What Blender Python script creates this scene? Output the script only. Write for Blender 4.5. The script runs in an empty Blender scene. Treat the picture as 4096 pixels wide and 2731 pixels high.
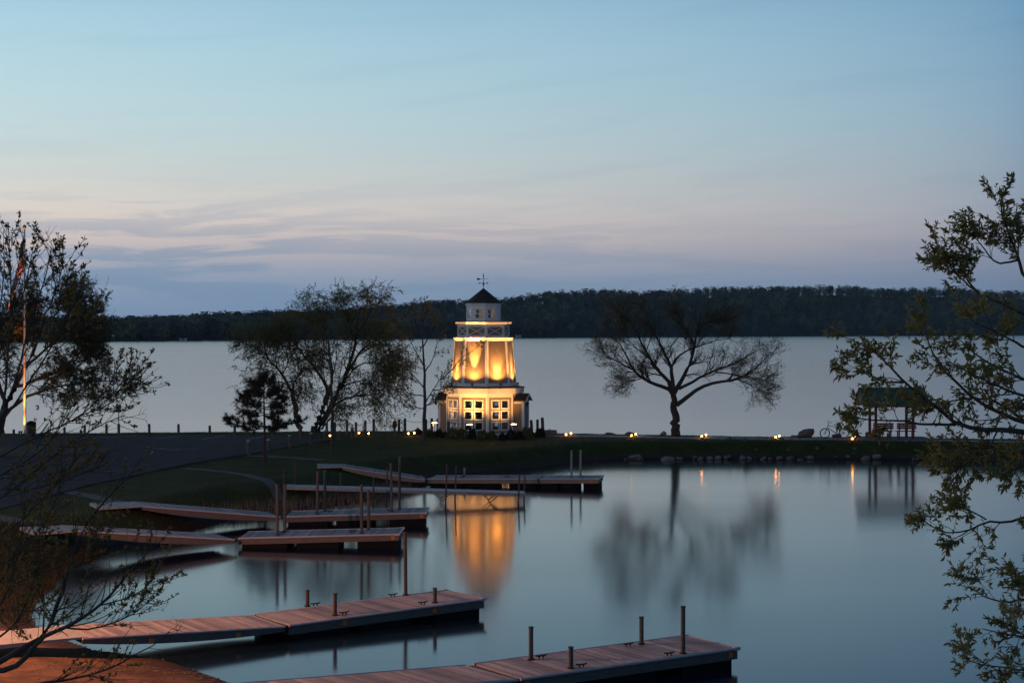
import bpy, math, random
import numpy as np
from math import radians, sin, cos, pi

scene = bpy.context.scene
COL = scene.collection
rng = np.random.default_rng(7)

# ------------------------------------------------------------------ camera
F, HZ, W, H = 6612.0, 1318.0, 4096.0, 2731.0      # focal length and horizon row in photo pixels
EYE = 7.65                                          # eye height above the water
PITCH = math.atan((HZ - H / 2) / F)
cam_d = bpy.data.cameras.new('camera')
cam = bpy.data.objects.new('camera', cam_d)
COL.objects.link(cam)
cam.location = (0, 0, EYE)
cam.rotation_euler = (pi / 2 + PITCH, 0, 0)
cam_d.sensor_fit = 'HORIZONTAL'
cam_d.sensor_width = 36.0
cam_d.lens = 36.0 * F / W
cam_d.clip_end = 20000
scene.camera = cam

# ------------------------------------------------------------------ sky
def lin(r, g, b):
    f = lambda c: (c / 255) / 12.92 if c / 255 <= .04045 else ((c / 255 + .055) / 1.055) ** 2.4
    return (f(r), f(g), f(b), 1)

SUN_AZ = radians(-95)         # the afterglow lies to the left of the view, clockwise from +Y
SUN_EL = radians(2.0)
world = bpy.data.worlds.new('World')
scene.world = world
world.use_nodes = True
nt = world.node_tree
nt.nodes.clear()
N = nt.nodes.new
L = nt.links.new
out = N('ShaderNodeOutputWorld')
bg = N('ShaderNodeBackground')
L(bg.outputs[0], out.inputs[0])
tc = N('ShaderNodeTexCoord')
sep = N('ShaderNodeSeparateXYZ')
L(tc.outputs['Generated'], sep.inputs[0])

def math_node(op, a, b=None, clamp=False, tree=None):
    n = (tree or nt).nodes.new('ShaderNodeMath')
    n.operation = op
    n.use_clamp = clamp
    for i, v in enumerate((a, b)):
        if v is None:
            continue
        if isinstance(v, (int, float)):
            n.inputs[i].default_value = v
        else:
            (tree or nt).links.new(v, n.inputs[i])
    return n.outputs[0]

elev = math_node('MULTIPLY', math_node('ARCSINE', sep.outputs[2]), 180 / pi)     # degrees
azim = math_node('MULTIPLY', math_node('ARCTAN2', sep.outputs[0], sep.outputs[1]), 180 / pi)
# dusk sky by elevation (0..90 deg mapped with a square root so the low sky has room)
ef = math_node('SQRT', math_node('DIVIDE', math_node('MAXIMUM', elev, 0.0), 90.0))

def ramp(stops, fac):
    r = N('ShaderNodeValToRGB')
    r.color_ramp.interpolation = 'B_SPLINE'
    els = r.color_ramp.elements
    while len(els) < len(stops):
        els.new(.5)
    for e, (d, c) in zip(els, stops):
        e.position = math.sqrt(d / 90)
        e.color = lin(*c)
    L(fac, r.inputs[0])
    return r.outputs[0]

glow = ramp([(0, (124, 150, 182)), (.7, (128, 154, 186)), (1.6, (142, 164, 192)), (2.4, (176, 178, 190)), (3.2, (218, 202, 196)), (4.05, (226, 216, 208)),
             (5.4, (208, 216, 213)), (7.1, (194, 219, 224)), (9.7, (178, 214, 228)), (12, (158, 200, 222)), (20, (88, 134, 176)), (40, (42, 70, 106)), (90, (22, 38, 62))], ef)
away = ramp([(0, (92, 118, 148)), (.7, (97, 122, 152)), (1.6, (106, 128, 156)), (2.4, (118, 132, 158)), (3.2, (122, 138, 163)), (4.05, (124, 142, 167)),
             (5.4, (124, 148, 172)), (7.1, (122, 154, 181)), (9.7, (106, 150, 184)), (12, (92, 140, 178)), (20, (54, 94, 140)), (40, (32, 58, 92)), (90, (22, 38, 62))], ef)
# how far round from the afterglow: 1 at the left edge of the view, 0 past the right edge
azf = math_node('POWER', math_node('DIVIDE', math_node('SUBTRACT', 17.5, azim), 35.0, clamp=True), .50)
mix1 = N('ShaderNodeMix'); mix1.data_type = 'RGBA'
L(azf, mix1.inputs[0]); L(away, mix1.inputs[6]); L(glow, mix1.inputs[7])

# thin streaks of cloud: a ragged bank low over the hills, long wisps above
def streaks(ax, ex, tilt, off_, lo, hi, det, dist):
    cmb = N('ShaderNodeCombineXYZ')
    L(math_node('MULTIPLY', azim, ax), cmb.inputs[0])
    L(math_node('ADD', math_node('MULTIPLY', elev, ex), math_node('MULTIPLY', azim, tilt)), cmb.inputs[1])
    cn = N('ShaderNodeTexNoise'); cn.inputs['Scale'].default_value = 1.0; cn.inputs['Detail'].default_value = det
    cn.inputs['Roughness'].default_value = .55; cn.inputs['Distortion'].default_value = dist
    off = N('ShaderNodeVectorMath'); off.operation = 'ADD'; off.inputs[1].default_value = off_
    L(cmb.outputs[0], off.inputs[0]); L(off.outputs[0], cn.inputs['Vector'])
    cr = N('ShaderNodeMapRange'); cr.inputs[1].default_value = lo; cr.inputs[2].default_value = hi; cr.interpolation_type = 'SMOOTHSTEP'
    L(cn.outputs[0], cr.inputs[0]); return cr.outputs[0]
low = streaks(.15, 1.7, -.05, (9.37, 2.9, 0), .45, .56, 6, .6)
high = streaks(.10, 1.0, -.11, (8.1, 4.4, 2), .50, .68, 5, .3)
g_ = lambda v: (v, v, v)
low_w = ramp([(0, g_(190)), (1.8, g_(225)), (2.8, g_(215)), (4.0, g_(150)), (5.0, g_(40)), (7, g_(0)), (90, g_(0))], ef)
high_w = ramp([(0, g_(0)), (3.0, g_(60)), (5, g_(120)), (9, g_(125)), (14, g_(90)), (30, g_(0)), (90, g_(0))], ef)
low_az = math_node('ADD', math_node('MULTIPLY', math_node('POWER', azf, 2.6), 1.05), .10, clamp=True)      # the bank is thickest towards the afterglow
cf = math_node('ADD', math_node('MULTIPLY', math_node('MULTIPLY', low, low_w), low_az), math_node('MULTIPLY', high, high_w))
mix2 = N('ShaderNodeMix'); mix2.data_type = 'RGBA'
L(math_node('MULTIPLY', cf, .88, clamp=True), mix2.inputs[0]); L(mix1.outputs[2], mix2.inputs[6])
ccol = N('ShaderNodeMix'); ccol.data_type = 'RGBA'      # blue-grey cloud, paler towards the afterglow
L(azf, ccol.inputs[0]); ccol.inputs[6].default_value = lin(98, 126, 156); ccol.inputs[7].default_value = lin(118, 150, 182)
cup = N('ShaderNodeMix'); cup.data_type = 'RGBA'; cup.blend_type = 'MULTIPLY'; cup.inputs[0].default_value = 1
L(mix1.outputs[2], cup.inputs[6]); cup.inputs[7].default_value = (.70, .78, .86, 1)
csel = N('ShaderNodeMix'); csel.data_type = 'RGBA'
L(math_node('DIVIDE', math_node('SUBTRACT', elev, 3.5), 2.5, clamp=True), csel.inputs[0]); L(ccol.outputs[2], csel.inputs[6]); L(cup.outputs[2], csel.inputs[7])
L(csel.outputs[2], mix2.inputs[7])

# the physical sky underneath, sun at the horizon on the left
sky = N('ShaderNodeTexSky'); sky.sky_type = 'NISHITA'; sky.sun_disc = False
sky.sun_elevation = SUN_EL; sky.sun_rotation = SUN_AZ
skm = N('ShaderNodeMix'); skm.data_type = 'RGBA'; skm.blend_type = 'ADD'; skm.inputs[0].default_value = 1
sks = N('ShaderNodeVectorMath'); sks.operation = 'SCALE'; sks.inputs['Scale'].default_value = .012
L(sky.outputs[0], sks.inputs[0])
L(mix2.outputs[2], skm.inputs[6]); L(sks.outputs[0], skm.inputs[7])
L(skm.outputs[2], bg.inputs[0])
bg.inputs[1].default_value = 1.0

# ------------------------------------------------------------------ sun: only the last of the afterglow
sun_d = bpy.data.lights.new('sun', 'SUN'); sun = bpy.data.objects.new('sun', sun_d); COL.objects.link(sun)
sun_d.energy = .10; sun_d.angle = radians(18); sun_d.color = (1, .86, .76)
sun.rotation_euler = (radians(90 - 6), 0, -SUN_AZ + pi)
scene.view_settings.view_transform = 'Standard'
scene.view_settings.look = 'None'
scene.view_settings.exposure = 0
scene.view_settings.gamma = 1
scene.cycles.use_denoising = True
scene.cycles.max_bounces = 6
scene.cycles.transparent_max_bounces = 16
scene.cycles.sample_clamp_indirect = 4
scene.cycles.caustics_reflective = False
scene.cycles.caustics_refractive = False

# ------------------------------------------------------------------ helpers
def U(px, py, z=0.0):
    """photo pixel -> ground point at height z"""
    d = ((px - W / 2) / F, 1.0, -(py - H / 2) / F)
    c, s = cos(PITCH), sin(PITCH)
    dy, dz = d[1] * c - d[2] * s, d[1] * s + d[2] * c
    t = (z - EYE) / dz
    return np.array((d[0] * t, dy * t, z))

def UD(px, py, D):
    """photo pixel -> point at distance D along the view"""
    d = ((px - W / 2) / F, 1.0, -(py - H / 2) / F)
    c, s = cos(PITCH), sin(PITCH)
    dy, dz = d[1] * c - d[2] * s, d[1] * s + d[2] * c
    return np.array((d[0] * D / dy, D, EYE + dz * D / dy))

MATS = {}
def mat(name, col, rough=.8, var=.25, scale=8.0, bump=0.0, metal=0.0, emit=None, estr=0.0, stretch=(1, 1, 1), coord='Object', col2=None, detail=5, spec=.5, ior=1.45):
    if name in MATS:
        return MATS[name]
    m = bpy.data.materials.new(name); m.use_nodes = True
    t = m.node_tree; b = t.nodes['Principled BSDF']
    b.inputs['Roughness'].default_value = rough
    b.inputs['Metallic'].default_value = metal
    b.inputs['Specular IOR Level'].default_value = spec
    b.inputs['IOR'].default_value = ior
    g = t.nodes.new('ShaderNodeNewGeometry') if coord == 'World' else t.nodes.new('ShaderNodeTexCoord')
    mp = t.nodes.new('ShaderNodeMapping'); mp.inputs['Scale'].default_value = stretch
    t.links.new(g.outputs['Position' if coord == 'World' else 'Object'], mp.inputs[0])
    n = t.nodes.new('ShaderNodeTexNoise'); n.inputs['Scale'].default_value = scale; n.inputs['Detail'].default_value = detail
    n.inputs['Roughness'].default_value = .62
    t.links.new(mp.outputs[0], n.inputs['Vector'])
    mx = t.nodes.new('ShaderNodeMix'); mx.data_type = 'RGBA'
    c2 = col2 or tuple(c * (1 - var) for c in col)
    c1 = col if col2 else tuple(min(1, c * (1 + var)) for c in col)
    mx.inputs[6].default_value = (*c2, 1); mx.inputs[7].default_value = (*c1, 1)
    mr = t.nodes.new('ShaderNodeMapRange'); mr.inputs[1].default_value = .32; mr.inputs[2].default_value = .68
    t.links.new(n.outputs[0], mr.inputs[0]); t.links.new(mr.outputs[0], mx.inputs[0])
    t.links.new(mx.outputs[2], b.inputs['Base Color'])
    if bump:
        bp = t.nodes.new('ShaderNodeBump'); bp.inputs['Strength'].default_value = bump; bp.inputs['Distance'].default_value = .02
        t.links.new(n.outputs[0], bp.inputs['Height']); t.links.new(bp.outputs[0], b.inputs['Normal'])
    if emit:
        b.inputs['Emission Color'].default_value = (*emit, 1); b.inputs['Emission Strength'].default_value = estr
    MATS[name] = m
    return m

def tag(o, label=None, cat=None, group=None, kind=None):
    if label: o['label'] = label
    if cat: o['category'] = cat
    if group: o['group'] = group
    if kind: o['kind'] = kind
    return o

def link(name, me, m=None, parent=None, loc=None):
    o = bpy.data.objects.new(name, me); COL.objects.link(o)
    if m is not None and not me.materials: me.materials.append(m)
    if parent is not None: o.parent = parent
    if loc is not None: o.location = loc
    return o

def empty(name, loc, rot=(0, 0, 0)):
    o = bpy.data.objects.new(name, None); COL.objects.link(o)
    o.location = loc; o.rotation_euler = rot; o.empty_display_size = .3
    return o

class MB:
    def __init__(self): self.v = []; self.f = []
    def add(self, vs, fs):
        k = len(self.v); self.v += [tuple(map(float, p)) for p in vs]; self.f += [tuple(i + k for i in f) for f in fs]; return self
    def box(self, x0, x1, y0, y1, z0, z1):
        return self.add([(x0, y0, z0), (x1, y0, z0), (x1, y1, z0), (x0, y1, z0), (x0, y0, z1), (x1, y0, z1), (x1, y1, z1), (x0, y1, z1)],
                        [(0, 3, 2, 1), (4, 5, 6, 7), (0, 1, 5, 4), (1, 2, 6, 5), (2, 3, 7, 6), (3, 0, 4, 7)])
    def hexa(self, a, b):
        """solid between two quads a and b (same winding)"""
        return self.add(list(a) + list(b), [(3, 2, 1, 0), (4, 5, 6, 7), (0, 1, 5, 4), (1, 2, 6, 5), (2, 3, 7, 6), (3, 0, 4, 7)])
    def tube(self, pts, r, k=8, caps=True):
        pts = [np.array(p, float) for p in pts]; n = len(pts)
        if not hasattr(r, '__len__'): r = [r] * n
        vs = []; ref = np.array((0.13, .21, .97))
        for i, p in enumerate(pts):
            d = pts[min(i + 1, n - 1)] - pts[max(i - 1, 0)]; d = d / (np.linalg.norm(d) + 1e-9)
            rr = ref if abs(d @ ref) < .9 else np.array((1, 0.1, 0))
            a = np.cross(d, rr); a /= np.linalg.norm(a); b = np.cross(d, a)
            for j in range(k):
                t = 2 * pi * j / k; vs.append(p + r[i] * (cos(t) * a + sin(t) * b))
        fs = [(i * k + j, i * k + (j + 1) % k, (i + 1) * k + (j + 1) % k, (i + 1) * k + j) for i in range(n - 1) for j in range(k)]
        if caps: fs += [tuple(range(k)), tuple(range((n - 1) * k + k - 1, (n - 1) * k - 1, -1))]
        return self.add(vs, fs)
    def lathe(self, prof, k=16, at=(0, 0, 0), rot=0.0):
        n = len(prof)
        vs = [(at[0] + r * sin(rot + 2 * pi * j / k), at[1] - r * cos(rot + 2 * pi * j / k), at[2] + z) for r, z in prof for j in range(k)]
        fs = [(i * k + j, i * k + (j + 1) % k, (i + 1) * k + (j + 1) % k, (i + 1) * k + j) for i in range(n - 1) for j in range(k)]
        fs += [tuple(range(k - 1, -1, -1)), tuple(range((n - 1) * k, n * k))]
        return self.add(vs, fs)
    def mesh(self, name, smooth=False):
        me = bpy.data.meshes.new(name); me.from_pydata(self.v, [], self.f); me.validate()
        if smooth: me.polygons.foreach_set('use_smooth', [True] * len(me.polygons))
        me.update(); return me
    def build(self, name, m, parent=None, smooth=False, loc=None):
        return link(name, self.mesh(name, smooth), m, parent, loc)

def np_mesh(name, V, Fq, smooth=False):
    """big mesh from arrays; Fq is a list of (n,k) index arrays"""
    me = bpy.data.meshes.new(name)
    me.vertices.add(len(V)); me.vertices.foreach_set('co', np.asarray(V, np.float32).ravel())
    loops = np.concatenate([f.ravel() for f in Fq]).astype(np.int32)
    tot = np.concatenate([np.full(len(f), f.shape[1]) for f in Fq]).astype(np.int32)
    st = np.concatenate([[0], np.cumsum(tot)[:-1]]).astype(np.int32)
    me.loops.add(len(loops)); me.loops.foreach_set('vertex_index', loops)
    me.polygons.add(len(tot)); me.polygons.foreach_set('loop_start', st); me.polygons.foreach_set('loop_total', tot)
    if smooth: me.polygons.foreach_set('use_smooth', np.ones(len(tot), bool))
    me.update(calc_edges=True); return me

# ---- vegetation kit -------------------------------------------------------
def nrm(v): return v / (np.linalg.norm(v, axis=-1, keepdims=True) + 1e-9)

def resample(pts, M):
    pts = np.array(pts, float)
    # smooth once (Chaikin) then resample by length
    for _ in range(2):
        q = [pts[0]]
        for a, b in zip(pts[:-1], pts[1:]): q += [a * .75 + b * .25, a * .25 + b * .75]
        q.append(pts[-1]); pts = np.array(q)
    s = np.concatenate([[0], np.cumsum(np.linalg.norm(np.diff(pts, axis=0), axis=1))])
    t = np.linspace(0, s[-1], M)
    return np.stack([np.interp(t, s, pts[:, i]) for i in range(3)], 1)

def spawn(P, R, n, L0, ang=(25, 60), tmin=.25, tmax=1.0, up=0.0, wander=.18, M=7, rf=.55, fall=.5, rmin=.002, tip=.35, r=rng):
    """children (N*n, M, 3) growing from parents P (N, Mp, 3) with radii R"""
    Np, Mp = R.shape
    idx = np.repeat(np.arange(Np), n)
    t = tmin + (tmax - tmin) * r.random(len(idx))
    x = t * (Mp - 1); i0 = np.clip(x.astype(int), 0, Mp - 2); fr = (x - i0)[:, None]
    p = P[idx, i0] * (1 - fr) + P[idx, i0 + 1] * fr
    pr = R[idx, i0] * (1 - fr[:, 0]) + R[idx, i0 + 1] * fr[:, 0]
    tan = nrm(P[idx, i0 + 1] - P[idx, i0])
    rnd = r.normal(size=p.shape); perp = nrm(rnd - (rnd * tan).sum(1, keepdims=True) * tan)
    a = np.radians(ang[0] + (ang[1] - ang[0]) * r.random(len(idx)))[:, None]
    d = nrm(np.cos(a) * tan + np.sin(a) * perp)
    ln = L0 * (1 - fall * t) * (.55 + .9 * r.random(len(idx)))
    out = np.empty((len(idx), M, 3)); out[:, 0] = p
    for k in range(1, M):
        d = nrm(d + wander * r.normal(size=d.shape) + np.array((0, 0, up)))
        p = p + d * (ln / (M - 1))[:, None]; out[:, k] = p
    r0 = np.maximum(pr * rf, rmin)[:, None]
    rad = r0 * np.linspace(1, tip, M)[None]
    return out, rad

def tubes(P, R, k):
    Np, M, _ = P.shape
    d = np.empty_like(P); d[:, 1:-1] = P[:, 2:] - P[:, :-2]; d[:, 0] = P[:, 1] - P[:, 0]; d[:, -1] = P[:, -1] - P[:, -2]
    d = nrm(d); ref = np.where(np.abs(d[..., 2:3]) < .9, np.array((0, 0, 1.)), np.array((1., 0, 0)))
    a = nrm(np.cross(d, ref)); b = np.cross(d, a)
    th = np.arange(k) * 2 * pi / k
    V = P[:, :, None] + R[:, :, None, None] * (np.cos(th)[:, None] * a[:, :, None] + np.sin(th)[:, None] * b[:, :, None])
    base = (np.arange(Np)[:, None, None] * M + np.arange(M - 1)[None, :, None]) * k
    j = np.arange(k)[None, None]; j2 = (j + 1) % k
    Fq = np.stack([base + j, base + j2, base + k + j2, base + k + j], -1).reshape(-1, 4)
    return V.reshape(-1, 3), Fq

def instances(pos, xdir, size, tv, tf, r=rng, roll=True):
    """stamp template (tv, tf) at pos with +x along xdir"""
    x = nrm(xdir); rn = r.normal(size=x.shape)
    if not roll: rn = np.tile((0, 0, 1.), (len(x), 1)) + .35 * rn
    y = nrm(np.cross(rn, x)); z = np.cross(x, y)
    tv = np.array(tv, float)
    V = pos[:, None] + size[:, None, None] * (tv[None, :, 0:1] * x[:, None] + tv[None, :, 1:2] * y[:, None] + tv[None, :, 2:3] * z[:, None])
    fs = np.array(tf); Fq = (np.arange(len(pos))[:, None, None] * len(tv) + fs[None]).reshape(-1, fs.shape[1])
    return V.reshape(-1, 3), Fq

def join(parts):
    Vs, Fs, k = [], [], 0
    for V, Fq in parts:
        Vs.append(V); Fs.append(Fq + k); k += len(V)
    return np.concatenate(Vs), Fs

LEAF = ([(0, 0, 0), (.3, .15, .05), (.65, .13, .02), (1, 0, -.16), (.65, -.13, .02), (.3, -.15, .05), (.5, 0, -.05)],
        [(0, 1, 6), (1, 2, 6), (2, 3, 6), (3, 4, 6), (4, 5, 6), (5, 0, 6)])
CHIP = ([(0, 0, 0), (.5, .28, .05), (1, 0, 0), (.5, -.28, .05)], [(0, 1, 2, 3)])
SLIM = ([(0, 0, 0), (.5, .13, .03), (1, 0, -.1), (.5, -.13, .03)], [(0, 1, 2, 3)])

def along(P, n, tmin=.2, r=rng):
    """n random points and tangents on each polyline"""
    Np, M, _ = P.shape; idx = np.repeat(np.arange(Np), n); t = tmin + (1 - tmin) * r.random(len(idx))
    x = t * (M - 1); i0 = np.clip(x.astype(int), 0, M - 2); fr = (x - i0)[:, None]
    return P[idx, i0] * (1 - fr) + P[idx, i0 + 1] * fr, nrm(P[idx, i0 + 1] - P[idx, i0])

# ------------------------------------------------------------------ materials
def leafy(m, f=.4):
    t = m.node_tree; b = t.nodes['Principled BSDF']; o = t.nodes['Material Output']; col = b.inputs['Base Color'].links[0].from_socket
    tr = t.nodes.new('ShaderNodeBsdfTranslucent'); mx = t.nodes.new('ShaderNodeMixShader'); mx.inputs[0].default_value = f
    t.links.new(col, tr.inputs[0]); t.links.new(b.outputs[0], mx.inputs[1]); t.links.new(tr.outputs[0], mx.inputs[2]); t.links.new(mx.outputs[0], o.inputs[0]); return m
M_bark = mat('bark', (.045, .036, .03), .9, .35, 14, .6, coord='World')
M_bark_grey = mat('bark_grey', (.06, .052, .046), .9, .3, 20, .5, coord='World')
M_leaf_willow = mat('leaf_willow', (.17, .16, .06), .7, .35, .8, coord='World')
M_leaf_dark = mat('leaf_dark', (.085, .10, .05), .7, .3, .8, coord='World')
M_leaf_olive = mat('leaf_olive', (.17, .14, .05), .7, .35, .9, coord='World')
M_leaf_near = mat('leaf_near', (.21, .20, .07), .6, .35, 3.0, coord='World')
M_bud = mat('bud', (.17, .15, .05), .7, .35, 6.0, coord='World')
for _m in (M_leaf_willow, M_leaf_dark, M_leaf_olive, M_leaf_near, M_bud): leafy(_m)
M_needle = mat('needle', (.022, .03, .022), .8, .3, 5.0, coord='World')
M_wood_deck = mat('deck_wood', (.19, .165, .155), .62, .28, 3.0, .35, stretch=(14, 1, 14))
M_wood_beam = mat('beam_wood', (.14, .108, .096), .75, .3, 4.0, .3, stretch=(1, 9, 9))
M_post_wood = mat('post_wood', (.10, .085, .072), .85, .3, 6.0, .5, stretch=(6, 6, 1))
M_rail = mat('rub_rail', (.50, .46, .47), .4, .12, 5)
M_float = mat('float_black', (.010, .010, .011), .85, .3, 6, spec=.15)
M_steel = mat('steel', (.10, .095, .09), .45, .35, 9, .1, metal=.6)
M_steel_grey = mat('steel_grey', (.22, .22, .22), .5, .25, 9, .1, metal=.5)
M_rust = mat('rusty_pipe', (.075, .052, .042), .75, .4, 12, .3)
M_orange = mat('reflector_orange', (.62, .16, .02), .4, .15, 12)
M_iron = mat('black_iron', (.012, .012, .013), .45, .3, 10)
M_white = mat('white_paint', (.70, .69, .67), .55, .05, 6, .05)
M_siding = mat('taupe_siding', (.25, .19, .14), .6, .10, 9, .15, stretch=(1, 1, 2))
M_shingle_dark = mat('roof_shingle', (.035, .026, .024), .85, .35, 14, .4)
M_roof_red = mat('drip_edge_red', (.20, .045, .03), .6, .2, 10)
M_green_metal = mat('green_roof_metal', (.045, .095, .055), .5, .15, 3)
M_red_wood = mat('red_painted_wood', (.13, .025, .022), .6, .2, 8)
M_concrete = mat('concrete', (.095, .09, .088), .85, .18, 5, .2, coord='World')
M_asphalt = mat('asphalt', (.056, .046, .049), .9, .3, 1.1, .0, coord='World', detail=12, spec=.12)
M_line = mat('road_paint', (.33, .33, .34), .7, .35, 5, coord='World')
M_rock = mat('granite', (.10, .09, .086), .8, .4, 2.6, .6, coord='World')
M_rock_pale = mat('granite_pale', (.17, .155, .145), .8, .35, 3.0, .6, coord='World')
M_reed = mat('dry_reed', (.20, .155, .105), .85, .35, 5, coord='World')
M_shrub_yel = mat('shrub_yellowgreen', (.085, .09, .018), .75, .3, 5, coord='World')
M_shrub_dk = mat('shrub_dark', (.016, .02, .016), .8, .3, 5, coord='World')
M_bulb = mat('lamp_bulb', (.9, .7, .4), .4, .02, 5, emit=(1, .33, .05), estr=48)
M_lens = mat('lamp_lens', (.9, .7, .4), .4, .02, 5, emit=(1, .58, .22), estr=24)
M_tyre = mat('tyre_rubber', (.012, .012, .012), .7, .2, 20)
M_teal = mat('teal_door', (.07, .16, .18), .55, .12, 6)

def glass_mat():
    m = bpy.data.materials.new('window_glass'); m.use_nodes = True; t = m.node_tree; t.nodes.clear()
    o = t.nodes.new('ShaderNodeOutputMaterial'); mx = t.nodes.new('ShaderNodeMixShader'); fr = t.nodes.new('ShaderNodeFresnel')
    tr = t.nodes.new('ShaderNodeBsdfTransparent'); gl = t.nodes.new('ShaderNodeBsdfGlossy')
    tr.inputs[0].default_value = (.84, .88, .88, 1); gl.inputs['Roughness'].default_value = .02; fr.inputs[0].default_value = 1.5
    nz = t.nodes.new('ShaderNodeTexNoise'); nz.inputs['Scale'].default_value = 1.5
    bp = t.nodes.new('ShaderNodeBump'); bp.inputs['Strength'].default_value = .03
    t.links.new(nz.outputs[0], bp.inputs['Height']); t.links.new(bp.outputs[0], gl.inputs['Normal'])
    t.links.new(fr.outputs[0], mx.inputs[0]); t.links.new(tr.outputs[0], mx.inputs[1]); t.links.new(gl.outputs[0], mx.inputs[2])
    t.links.new(mx.outputs[0], o.inputs[0]); return m
M_glass = glass_mat()

def water_mat(name, rough, rough2, streak, bump, deep, far=0.0, ior=1.333):
    m = bpy.data.materials.new(name); m.use_nodes = True; t = m.node_tree; b = t.nodes['Principled BSDF']
    b.inputs['Base Color'].default_value = (*deep, 1); b.inputs['IOR'].default_value = ior
    g = t.nodes.new('ShaderNodeNewGeometry'); mp = t.nodes.new('ShaderNodeMapping'); mp.inputs['Scale'].default_value = streak
    t.links.new(g.outputs['Position'], mp.inputs[0])
    n = t.nodes.new('ShaderNodeTexNoise'); n.inputs['Scale'].default_value = 1; n.inputs['Detail'].default_value = 4
    t.links.new(mp.outputs[0], n.inputs['Vector'])
    mr = t.nodes.new('ShaderNodeMapRange'); mr.inputs[1].default_value = .35; mr.inputs[2].default_value = .65
    mr.inputs[3].default_value = rough; mr.inputs[4].default_value = rough2
    t.links.new(n.outputs[0], mr.inputs[0])
    sp = t.nodes.new('ShaderNodeSeparateXYZ'); t.links.new(g.outputs['Position'], sp.inputs[0])
    fr_ = t.nodes.new('ShaderNodeMapRange'); fr_.interpolation_type = 'SMOOTHSTEP'      # the open lake is more ruffled away from the shelter of the shore
    fr_.inputs[1].default_value = 130; fr_.inputs[2].default_value = 700; fr_.inputs[3].default_value = 0; fr_.inputs[4].default_value = far
    t.links.new(sp.outputs[1], fr_.inputs[0])
    t.links.new(math_node('ADD', mr.outputs[0], fr_.outputs[0], tree=t), b.inputs['Roughness'])
    n2 = t.nodes.new('ShaderNodeTexNoise'); n2.inputs['Scale'].default_value = 1; n2.inputs['Detail'].default_value = 2
    mp2 = t.nodes.new('ShaderNodeMapping'); mp2.inputs['Scale'].default_value = (.5, 1.6, 1)
    t.links.new(g.outputs['Position'], mp2.inputs[0]); t.links.new(mp2.outputs[0], n2.inputs['Vector'])
    bp = t.nodes.new('ShaderNodeBump'); bp.inputs['Strength'].default_value = bump; bp.inputs['Distance'].default_value = .01
    t.links.new(n2.outputs[0], bp.inputs['Height']); t.links.new(bp.outputs[0], b.inputs['Normal'])
    return m
M_harbour = water_mat('harbour_water', .09, .125, (.02, .09, 1), .10, (.006, .016, .026), ior=1.42)
M_lake = water_mat('lake_water', .135, .175, (.0012, .008, 1), .12, (.008, .024, .040), .035, ior=2.6)

# ------------------------------------------------------------------ ground
Z0 = .95
harbour_px = [(4096, 1855), (3700, 1840), (3000, 1838), (2500, 1838), (2400, 1845), (2250, 1866), (2100, 1880), (1900, 1902), (1760, 1930),
              (1640, 1965), (1540, 1992), (1430, 2016), (1260, 2036), (1080, 2052), (930, 2080), (830, 2110), (690, 2142), (540, 2180), (400, 2225),
              (290, 2280), (215, 2350), (150, 2410), (125, 2470), (160, 2510), (240, 2545), (390, 2598), (467, 2606), (680, 2644), (914, 2725)]
harbour = [(70, 90.0), (45, 92.5)] + [tuple(U(a, b)[:2]) for a, b in harbour_px] + [(-3.5, 33.0), (4, 31.0), (20, 30), (70, 29)]
lake_edge = [(-90, 106.5), (-60, 107.5), (-33, 109), (-23.6, 109.8), (-12, 111.3), (-1, 111.4), (4.5, 108.6), (9, 107.4), (15, 106.0), (24, 104.6), (31, 103.4), (45, 101), (70, 97)]
poly = np.array(harbour + [(70, -20), (-90, -20)] + lake_edge)      # closed outline of the land

def seg_dist(x, y, A, B):
    dx, dy = B[0] - A[0], B[1] - A[1]
    t = np.clip(((x - A[0]) * dx + (y - A[1]) * dy) / (dx * dx + dy * dy), 0, 1)
    return np.hypot(x - A[0] - t * dx, y - A[1] - t * dy)

def inside(x, y, P):
    c = np.zeros(x.shape, bool); n = len(P)
    for i in range(n):
        (xa, ya), (xb, yb) = P[i], P[(i + 1) % n]
        hit = ((ya > y) != (yb > y)) & (x < (xb - xa) * (y - ya) / (yb - ya + 1e-12) + xa); c ^= hit
    return c

def sdist(x, y):
    dh = np.full(x.shape, 1e9); dl = dh.copy()
    for a, b in zip(harbour[:-1], harbour[1:]): dh = np.minimum(dh, seg_dist(x, y, a, b))
    for a, b in zip(lake_edge[:-1], lake_edge[1:]): dl = np.minimum(dl, seg_dist(x, y, a, b))
    return dh, dl, inside(x, y, poly)

def wave(x, y):
    return (np.sin(x * .43 + 1.3) * np.sin(y * .31 + .4) + .6 * np.sin(x * 1.1 + y * .7) + .35 * np.sin(x * 2.3 - y * 1.9 + 2)
            + .2 * np.sin(x * 4.7 + y * 3.3))

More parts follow.
